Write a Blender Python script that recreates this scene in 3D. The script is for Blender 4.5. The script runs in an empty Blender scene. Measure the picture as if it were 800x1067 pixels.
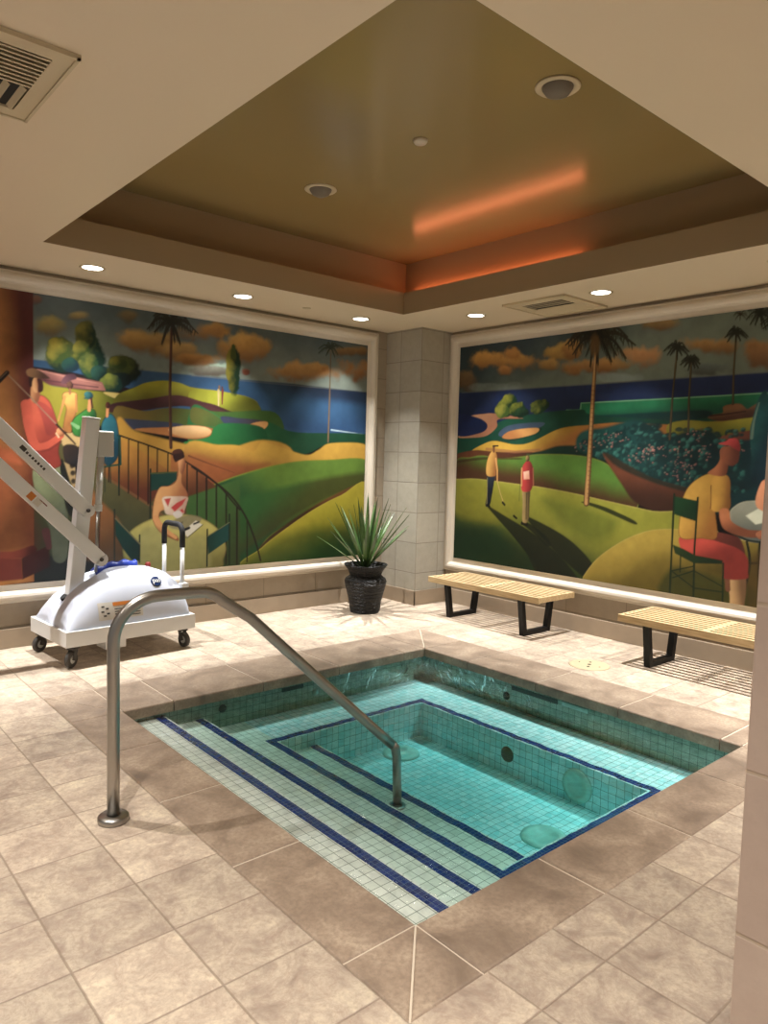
import bpy, bmesh, math, random
import numpy as np
from mathutils import Vector, Matrix
random.seed(7); rng = np.random.default_rng(11)
SC = bpy.context.scene; COL = SC.collection
PI = math.pi
# ---------------------------------------------------------------- camera
CAM = np.array([0, 0, 1.55]); FPX = 758.567
YAW, PITCH, ROLL = math.radians(49.031), math.radians(-4.220), math.radians(1.534)
_f = np.array([math.cos(PITCH)*math.cos(YAW), math.cos(PITCH)*math.sin(YAW), math.sin(PITCH)])
_r = np.cross(_f, [0, 0, 1]); _r /= np.linalg.norm(_r); _u = np.cross(_r, _f)
RR = math.cos(ROLL)*_r + math.sin(ROLL)*_u
UU = -math.sin(ROLL)*_r + math.cos(ROLL)*_u
cd = bpy.data.cameras.new('camera'); cam = bpy.data.objects.new('camera', cd); COL.objects.link(cam)
cd.sensor_fit = 'HORIZONTAL'; cd.sensor_width = 36; cd.lens = FPX/800*36; cd.clip_start = .05
M = Matrix.Identity(4)
for i in range(3):
    M[i][0] = RR[i]; M[i][1] = UU[i]; M[i][2] = -_f[i]; M[i][3] = CAM[i]
cam.matrix_world = M; SC.camera = cam
# ---------------------------------------------------------------- world, exposure
W = bpy.data.worlds.new('world'); SC.world = W; W.use_nodes = True
W.node_tree.nodes['Background'].inputs[0].default_value = (1, .95, .87, 1)
W.node_tree.nodes['Background'].inputs[1].default_value = .24
SC.view_settings.view_transform = 'Standard'; SC.view_settings.look = 'None'
SC.view_settings.gamma = 1; SC.view_settings.use_curve_mapping = False
SC.view_settings.exposure = 0.06
SC.cycles.use_denoising = True
SC.cycles.max_bounces = 8; SC.cycles.transparent_max_bounces = 12; SC.cycles.diffuse_bounces = 5
SC.cycles.caustics_refractive = False; SC.cycles.caustics_reflective = False
SC.cycles.sample_clamp_indirect = 4
# ---------------------------------------------------------------- light strengths (the room's recessed downlights, plus added fill)
E_WALL = 430      # perimeter downlights in view, beside the murals
E_EDGE = 55
E_AISLE = 250     # warm downlights over the aisle, outside the frame
E_FILL = 40      # wide unseen fill spots, added behind the camera
COOL = (1.0, .985, .96); WARM = (1.0, .94, .88)

# ---------------------------------------------------------------- helpers
def lin(c):
    return tuple(((v/255/12.92) if v/255 <= .04045 else ((v/255+.055)/1.055)**2.4) for v in c)
def tag(o, label=None, cat=None, group=None, kind=None):
    if label: o['label'] = label
    if cat: o['category'] = cat
    if group: o['group'] = group
    if kind: o['kind'] = kind
    return o
def empty(name, loc=(0, 0, 0), rz=0, **k):
    o = bpy.data.objects.new(name, None); COL.objects.link(o)
    o.location = loc; o.rotation_euler = (0, 0, rz); o.empty_display_size = .1
    return tag(o, **k)
def mkobj(name, bm, mat, parent=None, smooth=False, **k):
    me = bpy.data.meshes.new(name)
    bmesh.ops.recalc_face_normals(bm, faces=bm.faces)
    bm.to_mesh(me); bm.free()
    if smooth:
        for p in me.polygons: p.use_smooth = True
    if mat is not None:
        for m in (mat if isinstance(mat, (list, tuple)) else [mat]): me.materials.append(m)
    o = bpy.data.objects.new(name, me); COL.objects.link(o)
    if parent is not None: o.parent = parent
    return tag(o, **k)
def box(bm, x0, x1, y0, y1, z0, z1, bev=0, M=None, mi=0):
    r = bmesh.ops.create_cube(bm, size=1)
    vs = r['verts']
    for v in vs:
        v.co = Vector(((x0+x1)/2+v.co.x*(x1-x0), (y0+y1)/2+v.co.y*(y1-y0), (z0+z1)/2+v.co.z*(z1-z0)))
    if bev:
        es = list({e for v in vs for e in v.link_edges})
        rr = bmesh.ops.bevel(bm, geom=es, offset=bev, segments=2, affect='EDGES', profile=.6)
        vs = list({v for f in rr['faces'] for v in f.verts} | {v for v in vs if v.is_valid})
    if M is not None:
        for v in vs: v.co = M @ v.co
    for f in {f for v in vs for f in v.link_faces}: f.material_index = mi
    return vs
def obox(bm, p0, p1, w, h, bev=.004, up=(0, 0, 1)):
    """box beam from p0 to p1, w across, h in the 'up' sense"""
    p0, p1 = Vector(p0), Vector(p1); d = p1-p0; L = d.length; d.normalize()
    s = d.cross(Vector(up)); s.normalize(); u = s.cross(d)
    Mx = Matrix(((d.x, s.x, u.x, p0.x), (d.y, s.y, u.y, p0.y), (d.z, s.z, u.z, p0.z), (0, 0, 0, 1)))
    return box(bm, 0, L, -w/2, w/2, -h/2, h/2, bev, Mx)
def tube(bm, pts, r, seg=14, cap=True):
    pts = [Vector(p) for p in pts]; n = len(pts); rings = []
    rad = r if isinstance(r, (list, tuple)) else [r]*n
    up = None
    for i in range(n):
        t = (pts[min(i+1, n-1)]-pts[max(i-1, 0)]).normalized()
        if up is None:
            up = Vector((0, 0, 1)) if abs(t.z) < .9 else Vector((1, 0, 0))
        a = (up-t*up.dot(t)).normalized(); b = t.cross(a); up = a
        rings.append([bm.verts.new(pts[i]+(a*math.cos(2*PI*k/seg)+b*math.sin(2*PI*k/seg))*rad[i]) for k in range(seg)])
    for i in range(n-1):
        for k in range(seg):
            bm.faces.new((rings[i][k], rings[i][(k+1) % seg], rings[i+1][(k+1) % seg], rings[i+1][k]))
    if cap: bm.faces.new(rings[0]); bm.faces.new(rings[-1])
def lathe(bm, prof, seg=48, c=(0, 0, 0), close=False):
    rings = []
    for r, z in prof:
        rings.append([bm.verts.new((c[0]+r*math.cos(2*PI*k/seg), c[1]+r*math.sin(2*PI*k/seg), c[2]+z)) for k in range(seg)])
    rng_ = range(len(prof)) if close else range(len(prof)-1)
    for i in rng_:
        j = (i+1) % len(prof)
        for k in range(seg):
            bm.faces.new((rings[i][k], rings[i][(k+1) % seg], rings[j][(k+1) % seg], rings[j][k]))
    if not close:
        if prof[0][0] > 1e-4: bm.faces.new(rings[0])
        if prof[-1][0] > 1e-4: bm.faces.new(rings[-1])
def arc(cx, cz, r, a0, a1, n):
    return [(cx+r*math.cos(a0+(a1-a0)*i/n), cz+r*math.sin(a0+(a1-a0)*i/n)) for i in range(n+1)]
def copy_thing(root, loc=None, rz=None, **k):
    r = root.copy(); COL.objects.link(r)
    if loc is not None: r.location = loc
    if rz is not None: r.rotation_euler = (0, 0, rz)
    for ch in list(root.children):
        c = ch.copy(); COL.objects.link(c); c.parent = r
        for g in list(ch.children):
            d = g.copy(); COL.objects.link(d); d.parent = c
    return tag(r, **k)

# ---------------------------------------------------------------- materials
class NT:
    def __init__(s, name, **k):
        s.m = bpy.data.materials.new(name); s.m.use_nodes = True
        s.t = s.m.node_tree; s.b = s.t.nodes['Principled BSDF']; s.out = s.t.nodes['Material Output']
        for kk, v in k.items(): s.set(kk, v)
    def set(s, key, v):
        nm = {'col': 'Base Color', 'rough': 'Roughness', 'metal': 'Metallic', 'spec': 'Specular IOR Level', 'coat': 'Coat Weight', 'coatr': 'Coat Roughness', 'sheen': 'Sheen Weight'}[key]
        if isinstance(v, (tuple, list)): v = tuple(v)+(1,) if len(v) == 3 else v
        if hasattr(v, 'links'): s.t.links.new(v, s.b.inputs[nm])
        else: s.b.inputs[nm].default_value = v
    def n(s, ty, ins={}, **k):
        x = s.t.nodes.new(ty)
        for a, v in k.items(): setattr(x, a, v)
        for a, v in ins.items():
            if hasattr(v, 'links'): s.t.links.new(v, x.inputs[a])
            else: x.inputs[a].default_value = v
        return x
    def ma(s, op, a, b=0, c=None):
        d = {0: a, 1: b}
        if c is not None: d[2] = c
        return s.n('ShaderNodeMath', d, operation=op).outputs[0]
    def mix(s, f, a, b, blend='MIX'):
        x = s.t.nodes.new('ShaderNodeMix'); x.data_type = 'RGBA'; x.blend_type = blend
        for i, v in ((0, f), (6, a), (7, b)):
            if hasattr(v, 'links'): s.t.links.new(v, x.inputs[i])
            else: x.inputs[i].default_value = v if i == 0 else tuple(v)+(1,)
        return x.outputs[2]
    def noise(s, sc, det=4, vec=None, rough=.5, dist=0):
        d = {'Scale': sc, 'Detail': det, 'Roughness': rough, 'Distortion': dist}
        if vec is not None: d['Vector'] = vec
        return s.n('ShaderNodeTexNoise', d).outputs[0]
    def ramp(s, f, stops):
        x = s.n('ShaderNodeValToRGB', {0: f}); e = x.color_ramp.elements
        while len(e) < len(stops): e.new(.5)
        for i, (p, c) in enumerate(stops): e[i].position = p; e[i].color = tuple(c)+(1,) if len(c) == 3 else c
        return x.outputs[0]
    def pos(s): return s.n('ShaderNodeNewGeometry').outputs['Position']
    def obj(s): return s.n('ShaderNodeTexCoord').outputs['Object']
    def bump(s, h, st=.3, dist=.01):
        x = s.n('ShaderNodeBump', {'Height': h, 'Strength': st, 'Distance': dist}); s.t.links.new(x.outputs[0], s.b.inputs['Normal'])
def simple(name, rgb, rough=.5, metal=0, nz=0, sc=20, **k):
    t = NT(name, rough=rough, metal=metal, **k); c = lin(rgb)
    if nz:
        f = t.noise(sc, 4, t.obj())
        t.set('col', t.mix(f, tuple(v*(1-nz) for v in c), tuple(min(1, v*(1+nz)) for v in c)))
    else: t.set('col', c)
    return t.m

def grid_lines(t, sizes, offs, width, normal_gate=True, warp=None):
    """returns (line mask, tile-id vector) of a rectangular tile grid on world axes"""
    p = t.pos()
    if warp: 
        nn = t.n('ShaderNodeTexNoise', {'Vector': p, 'Scale': warp[0], 'Detail': 2}).outputs['Color']
        q = t.n('ShaderNodeVectorMath', {0: nn, 1: (.5, .5, .5)}, operation='SUBTRACT').outputs[0]
        q = t.n('ShaderNodeVectorMath', {0: q, 'Scale': warp[1]}, operation='SCALE').outputs[0]
        p = t.n('ShaderNodeVectorMath', {0: p, 1: q}, operation='ADD').outputs[0]
    sp = t.n('ShaderNodeSeparateXYZ', {0: p}).outputs
    nn = t.n('ShaderNodeSeparateXYZ', {0: t.n('ShaderNodeNewGeometry').outputs['True Normal']}).outputs
    m = None; ids = []
    for i in range(3):
        if sizes[i] is None: ids.append(0.0); continue
        a = t.ma('DIVIDE', t.ma('SUBTRACT', sp[i], offs[i]), sizes[i])
        ids.append(t.ma('FLOOR', a))
        d = t.ma('ABSOLUTE', t.ma('SUBTRACT', t.ma('FRACT', a), .5))      # .5 at the seam
        l = t.n('ShaderNodeMapRange', {0: d, 1: .5-width/sizes[i], 2: .5-width*.45/sizes[i], 3: 0, 4: 1}).outputs[0]
        if normal_gate: l = t.ma('MULTIPLY', l, t.ma('LESS_THAN', t.ma('ABSOLUTE', nn[i]), .6))
        m = l if m is None else t.ma('MAXIMUM', m, l)
    idv = t.n('ShaderNodeCombineXYZ', {0: ids[0], 1: ids[1], 2: ids[2]}).outputs[0]
    return m, idv

def floor_mat():
    t = NT('floor_stone')
    m, idv = grid_lines(t, (.325, .325, None), (1.0, 1.16, 0), .0048, False)
    wn = t.n('ShaderNodeTexWhiteNoise', {0: idv}, noise_dimensions='3D')
    off = t.n('ShaderNodeVectorMath', {0: wn.outputs['Color'], 'Scale': 9.0}, operation='SCALE').outputs[0]
    p = t.n('ShaderNodeVectorMath', {0: t.pos(), 1: off}, operation='ADD').outputs[0]
    n1 = t.noise(8, 8, p, .68, .5); n2 = t.noise(48, 6, p, .7, .2); n3 = t.noise(1.1, 3, t.pos())
    c = t.ramp(n1, [(.30, lin((148, 132, 118))), (.44, lin((182, 166, 148))), (.56, lin((203, 188, 167))), (.70, lin((220, 206, 180)))])
    c = t.mix(t.n('ShaderNodeMapRange', {0: n2, 1: .42, 2: .68, 3: 0, 4: .6}).outputs[0], c, lin((158, 138, 122)))
    ve = t.ramp(t.noise(8, 5, p, .6, 1.5), [(.47, (0, 0, 0)), (.5, (1, 1, 1)), (.53, (0, 0, 0))])
    c = t.mix(t.ma('MULTIPLY', ve, .22), c, lin((150, 120, 105)))
    v = t.n('ShaderNodeMapRange', {0: wn.outputs['Value'], 3: .84, 4: 1.08}).outputs[0]
    c = t.mix(1, c, t.n('ShaderNodeCombineXYZ', {0: v, 1: v, 2: v}).outputs[0], 'MULTIPLY')
    c = t.mix(t.ma('MULTIPLY', m, .62), c, lin((132, 114, 98)))
    t.set('col', c); t.set('rough', t.n('ShaderNodeMapRange', {0: n2, 3: .28, 4: .6}).outputs[0])
    h = t.ma('SUBTRACT', t.ma('ADD', t.ma('MULTIPLY', n1, .5), t.ma('MULTIPLY', n2, .35)), m)
    t.bump(h, .45, .006)
    return t.m
def coping_mat():
    t = NT('coping_stone'); p = t.pos()
    n1 = t.noise(4, 6, p, .6, .6); n2 = t.noise(60, 5, p, .7)
    c = t.ramp(n1, [(.32, lin((122, 106, 91))), (.5, lin((158, 139, 120))), (.68, lin((184, 165, 143)))])
    c = t.mix(t.n('ShaderNodeMapRange', {0: n2, 1: .4, 2: .65, 3: 0, 4: .6}).outputs[0], c, lin((128, 110, 94)))
    t.set('col', c); t.set('rough', t.n('ShaderNodeMapRange', {0: n1, 3: .35, 4: .6}).outputs[0])
    t.bump(t.ma('ADD', n2, n1), .3, .004)
    return t.m
def walltile_mat(name, ca, cb, sizes=(.32, .32, .32), offs=(5.277, 5.547, .02), seam=(120, 112, 100)):
    t = NT(name, rough=.55)
    m, idv = grid_lines(t, sizes, offs, .005)
    wn = t.n('ShaderNodeTexWhiteNoise', {0: idv}, noise_dimensions='3D').outputs['Value']
    p = t.pos(); n1 = t.noise(14, 6, p, .65); n2 = t.noise(70, 5, p, .7)
    c = t.mix(t.ma('ADD', t.ma('MULTIPLY', n1, .8), t.ma('MULTIPLY', wn, .3)), lin(ca), lin(cb))
    c = t.mix(t.ma('MULTIPLY', n2, .3), c, lin(ca))
    c = t.mix(t.ma('MULTIPLY', m, .75), c, lin(seam))
    t.set('col', c); t.bump(t.ma('SUBTRACT', t.ma('MULTIPLY', n2, .3), m), .4, .004)
    return t.m
def mosaic_mat(name, s, ca, cb, grout, w=.0019, warp=None, offs=(1.63, 1.66, 0), rough=.18, gf=1):
    t = NT(name, rough=rough)
    m, idv = grid_lines(t, (s, s, s), offs, w, True, warp)
    wn = t.n('ShaderNodeTexWhiteNoise', {0: idv}, noise_dimensions='3D').outputs['Value']
    c = t.mix(wn, lin(ca), lin(cb)); c = t.mix(t.ma('MULTIPLY', m, gf), c, lin(grout))
    t.set('col', c); t.bump(t.ma('MULTIPLY', m, -1), .3, .002)
    return t.m
MAT = {}
MAT['floor'] = floor_mat(); MAT['coping'] = coping_mat()
MAT['pillar'] = walltile_mat('pillar_tile', (150, 144, 130), (188, 182, 168))
MAT['fpillar'] = walltile_mat('warm_pillar_tile', (182, 160, 146), (212, 192, 176), seam=(190, 172, 150))
MAT['wall'] = walltile_mat('wall_stone', (138, 126, 110), (168, 154, 134), sizes=(.62, .62, .32), offs=(5.0, 5.2, .17), seam=(120, 105, 88))
MAT['base'] = simple('baseboard_stone', (152, 136, 116), .5, nz=.12, sc=9)
MAT['paint'] = simple('ceiling_paint', (228, 212, 187), .42)
def tray_mat():
    t = NT('tray_gloss_paint', rough=.19, spec=.6, col=lin((152, 132, 88)))
    t.bump(t.noise(5, 2, t.pos()), .05, .02)
    return t.m
MAT['tray'] = tray_mat()
MAT['lip'] = simple('tray_edge_paint', (168, 146, 114), .5)
MAT['frame'] = simple('frame_plaster', (206, 196, 180), .4, nz=.04, sc=8)
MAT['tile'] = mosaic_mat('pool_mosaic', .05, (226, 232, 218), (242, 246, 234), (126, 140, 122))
MAT['tilewall'] = mosaic_mat('pool_wall_mosaic', .05, (146, 172, 150), (164, 186, 164), (80, 98, 86))  # greener wall mosaic, its colour also darkened for shade on upright faces
MAT['tiledeep'] = mosaic_mat('pool_floor_mosaic', .05, (192, 236, 238), (242, 254, 254), (110, 140, 130), warp=(14, .016))
MAT['blue'] = mosaic_mat('blue_mosaic', .025, (16, 34, 96), (34, 56, 128), (120, 140, 160), w=.0016, gf=.55)
def metal_mat(name, rgb, rough, aniso=True):
    t = NT(name, rough=rough, metal=1.0)
    f = t.noise(40, 3, t.n('ShaderNodeVectorMath', {0: t.obj(), 1: (8, 8, 1)}, operation='MULTIPLY').outputs[0])
    c = lin(rgb); t.set('col', t.mix(f, tuple(v*.85 for v in c), c))
    return t.m
MAT['steel'] = metal_mat('brushed_steel', (176, 172, 166), .3)
MAT['white'] = simple('white_plastic', (204, 210, 224), .35)
MAT['whitem'] = simple('white_enamel', (222, 223, 222), .32)
MAT['greyp'] = simple('grey_plastic', (190, 190, 184), .45)
MAT['black'] = simple('black_enamel', (9, 9, 10), .5, spec=.3)
MAT['foam'] = simple('black_foam', (20, 20, 22), .8)
MAT['rubber'] = simple('grey_rubber', (70, 66, 62), .7)
MAT['dark'] = simple('void_shade', (18, 16, 14), .8)  # flat near-black colour stands in for the shade inside holes
MAT['bluev'] = simple('blue_vinyl', (40, 62, 150), .35)
MAT['red'] = simple('red_plastic', (110, 24, 18), .4)
MAT['orange'] = simple('orange_print', (200, 120, 50), .5)
MAT['paper'] = simple('label_white', (205, 200, 190), .5)
MAT['ink'] = simple('dark_ink', (60, 55, 50), .6)
MAT['navy'] = simple('navy_print', (14, 40, 84), .35)
MAT['cream'] = simple('cream_plastic', (186, 172, 140), .45, nz=.06)
MAT['vent'] = simple('vent_paint', (205, 190, 160), .5)
MAT['grout'] = simple('light_grout', (205, 192, 172), .8)
MAT['spk'] = simple('speaker_mesh', (120, 112, 100), .7)
def wood_mat():
    t = NT('pale_slat_wood', rough=.42)
    p = t.n('ShaderNodeVectorMath', {0: t.obj(), 1: (30, 2.5, 30)}, operation='MULTIPLY').outputs[0]
    c = t.ramp(t.noise(2.5, 5, p), [(.3, lin((184, 156, 114))), (.7, lin((214, 190, 148)))])
    t.set('col', c); return t.m
MAT['wood'] = wood_mat()
def wicker_mat():
    t = NT('black_wicker', rough=.5, col=lin((12, 11, 11)))
    o = t.obj()
    w = t.n('ShaderNodeTexWave', {'Vector': o, 'Scale': 9, 'Distortion': 3, 'Detail': 2, 'Detail Scale': 6}, bands_direction='Z').outputs['Fac']
    v = t.n('ShaderNodeTexVoronoi', {'Vector': t.n('ShaderNodeVectorMath', {0: o, 1: (1, 1, 2.2)}, operation='MULTIPLY').outputs[0], 'Scale': 45}).outputs['Distance']
    t.bump(t.ma('ADD', w, v), .9, .012); return t.m
MAT['wicker'] = wicker_mat()
def leaf_mat():
    t = NT('yucca_leaf', rough=.32)
    f = t.noise(6, 3, t.obj())
    t.set('col', t.mix(f, lin((40, 68, 32)), lin((88, 116, 64)))); return t.m
MAT['leaf'] = leaf_mat()
MAT['soil'] = simple('soil', (35, 28, 22), .9)
def emit_mat(name, c, st):
    t = NT(name, col=(0, 0, 0)); t.b.inputs['Emission Color'].default_value = tuple(c)+(1,); t.b.inputs['Emission Strength'].default_value = st
    return t.m
MAT['lamp'] = emit_mat('lamp_glow', (1, .96, .88), 12)
MAT['strip'] = emit_mat('cove_glow', (1, .26, .11), 9)
def water_mat():
    m = bpy.data.materials.new('pool_water'); m.use_nodes = True; t = m.node_tree; t.nodes.clear()
    N = t.nodes.new; L = t.links.new
    out = N('ShaderNodeOutputMaterial'); tr = N('ShaderNodeBsdfTransparent'); gl = N('ShaderNodeBsdfGlossy'); mx = N('ShaderNodeMixShader')
    fr = N('ShaderNodeFresnel'); fr.inputs[0].default_value = 1.33
    geo = N('ShaderNodeNewGeometry'); nz = N('ShaderNodeTexNoise'); nz.inputs['Scale'].default_value = 7; nz.inputs['Detail'].default_value = 3; nz.inputs['Distortion'].default_value = 1.2
    L(geo.outputs['Position'], nz.inputs['Vector'])
    bp = N('ShaderNodeBump'); bp.inputs['Strength'].default_value = .5; bp.inputs['Distance'].default_value = .02
    L(nz.outputs[0], bp.inputs['Height']); L(bp.outputs[0], gl.inputs['Normal']); L(bp.outputs[0], fr.inputs['Normal'])
    gl.inputs['Roughness'].default_value = .03
    # caustic net put into the surface tint: passes more light along lines, less between
    vm = N('ShaderNodeVectorMath'); vm.operation = 'MULTIPLY_ADD'; vm.inputs[1].default_value = (.09, .09, .09)
    L(nz.outputs['Color'], vm.inputs[0]); L(geo.outputs['Position'], vm.inputs[2])
    vo = N('ShaderNodeTexVoronoi'); vo.feature = 'DISTANCE_TO_EDGE'; vo.inputs['Scale'].default_value = 14; L(vm.outputs[0], vo.inputs['Vector'])
    rp = N('ShaderNodeMapRange'); rp.inputs[1].default_value = 0; rp.inputs[2].default_value = .3; rp.inputs[3].default_value = 1; rp.inputs[4].default_value = .87
    L(vo.outputs['Distance'], rp.inputs[0]); L(rp.outputs[0], tr.inputs[0])
    L(fr.outputs[0], mx.inputs[0]); L(tr.outputs[0], mx.inputs[1]); L(gl.outputs[0], mx.inputs[2]); L(mx.outputs[0], out.inputs['Surface'])
    ab = N('ShaderNodeVolumeAbsorption'); ab.inputs[0].default_value = (.02, .96, .97, 1); ab.inputs[1].default_value = .8
    L(ab.outputs[0], out.inputs['Volume'])
    return m
MAT['water'] = water_mat()

# ---------------------------------------------------------------- room shell
XW, YW, ZS, ZC = 5.73, 6.10, 2.914, 3.45
X0, Y0 = -2.2, -2.4
PX0, PX1, PY0, PY1 = 1.63, 4.15, 1.66, 4.22       # pool opening
CX0, CX1, CY0, CY1 = 1.325, 4.57, 1.36, 4.72      # coping outer
def ring(bm, ox0, ox1, oy0, oy1, ix0, ix1, iy0, iy1, z0, z1):
    box(bm, ox0, ox1, oy0, iy0, z0, z1); box(bm, ox0, ox1, iy1, oy1, z0, z1)
    box(bm, ox0, ix0, iy0, iy1, z0, z1); box(bm, ix1, ox1, iy0, iy1, z0, z1)
bm = bmesh.new(); ring(bm, X0, XW, Y0, YW, CX0, CX1, CY0, CY1, -.12, 0); mkobj('floor', bm, MAT['floor'], kind='structure')
bm = bmesh.new(); box(bm, X0, XW+.2, YW, YW+.2, -.12, ZS); mkobj('wall_back', bm, MAT['wall'], kind='structure')
bm = bmesh.new(); box(bm, XW, XW+.2, Y0, YW, -.12, ZS); mkobj('wall_right', bm, MAT['wall'], kind='structure')
LX0, LX1, LY0, LY1 = 1.49, 4.71, 1.56, 5.22
bm = bmesh.new()
ring(bm, X0-.2, XW+.2, Y0-.2, YW+.2, LX0, LX1, LY0, LY1, ZS, 3.114)
for f in bm.faces:
    if abs(f.normal.z) < .5: f.material_index = 1
mkobj('ceiling', bm, [MAT['paint'], MAT['lip']], kind='structure')
D = .20
bm = bmesh.new(); ring(bm, LX0-D-.1, LX1+D+.1, LY0-D-.1, LY1+D+.1, LX0-D, LX1+D, LY0-D, LY1+D, 3.114, ZC); mkobj('trim_1', bm, MAT['lip'], kind='structure')
bm = bmesh.new(); box(bm, LX0-D-.1, LX1+D+.1, LY0-D-.1, LY1+D+.1, ZC, ZC+.1); mkobj('ceiling_recess', bm, MAT['tray'], kind='structure')
# corner pillar and near pillar
bm = bmesh.new(); box(bm, 5.277, XW, 5.547, YW, 0, ZS); mkobj('wall_corner_pillar', bm, MAT['pillar'], kind='structure')
bm = bmesh.new(); box(bm, 1.40, 2.05, -.15, .553, 0, ZS, .004); mkobj('wall_near_pillar', bm, MAT['fpillar'], kind='structure')
bm = bmesh.new()
box(bm, 5.262, 5.277, 5.532, YW, 0, .155, .004); box(bm, 5.262, XW, 5.532, 5.547, 0, .155, .004)
mkobj('baseboard_pillar', bm, MAT['base'], kind='structure')
bm = bmesh.new(); box(bm, X0, 5.262, YW-.02, YW, 0, .155, .005); mkobj('baseboard_back', bm, MAT['base'], kind='structure')
bm = bmesh.new(); box(bm, XW-.02, XW, Y0, 5.532, 0, .155, .005); mkobj('baseboard_right', bm, MAT['base'], kind='structure')

# ---------------------------------------------------------------- murals: painted surfaces
def onplane(px, py, ax, v):
    d = _f + RR*(px-400)/FPX - UU*(py-533.5)/FPX
    t = (v-CAM[ax])/d[ax]; return CAM+d*t
CROP = {'P': (0, 0, 1), 'A': (0, 280, 3.139), 'B': (200, 290, 2.963), 'C': (460, 300, 2.353), 'D': (0, 430, 3.333), 'E': (90, 420, 5.0),
        'G': (0, 360, 7.27), 'H': (30, 300, 6.667), 'I': (140, 310, 6.667), 'J': (640, 380, 3.334), 'K': (740, 400, 4.1),
        'M': (480, 320, 6.667), 'N': (590, 320, 3.81), 'O': (480, 440, 5.0)}
def fbm(h, w, cells, octs, seed):
    g = np.random.default_rng(seed); out = np.zeros((h, w)); amp = 1; tot = 0
    for o in range(octs):
        ny, nx = max(2, int(cells*h/w*2**o))+2, max(2, int(cells*2**o))+2
        a = g.random((ny, nx)); yy = np.linspace(0, ny-1.001, h); xx = np.linspace(0, nx-1.001, w)
        y0 = yy.astype(int); x0 = xx.astype(int); fy = (yy-y0)[:, None]; fx = (xx-x0)[None]
        fy = fy*fy*(3-2*fy); fx = fx*fx*(3-2*fx)
        v = (a[y0][:, x0]*(1-fx)+a[y0][:, x0+1]*fx)*(1-fy)+(a[y0+1][:, x0]*(1-fx)+a[y0+1][:, x0+1]*fx)*fy
        out += v*amp; tot += amp; amp *= .55
    return out/tot
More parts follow.
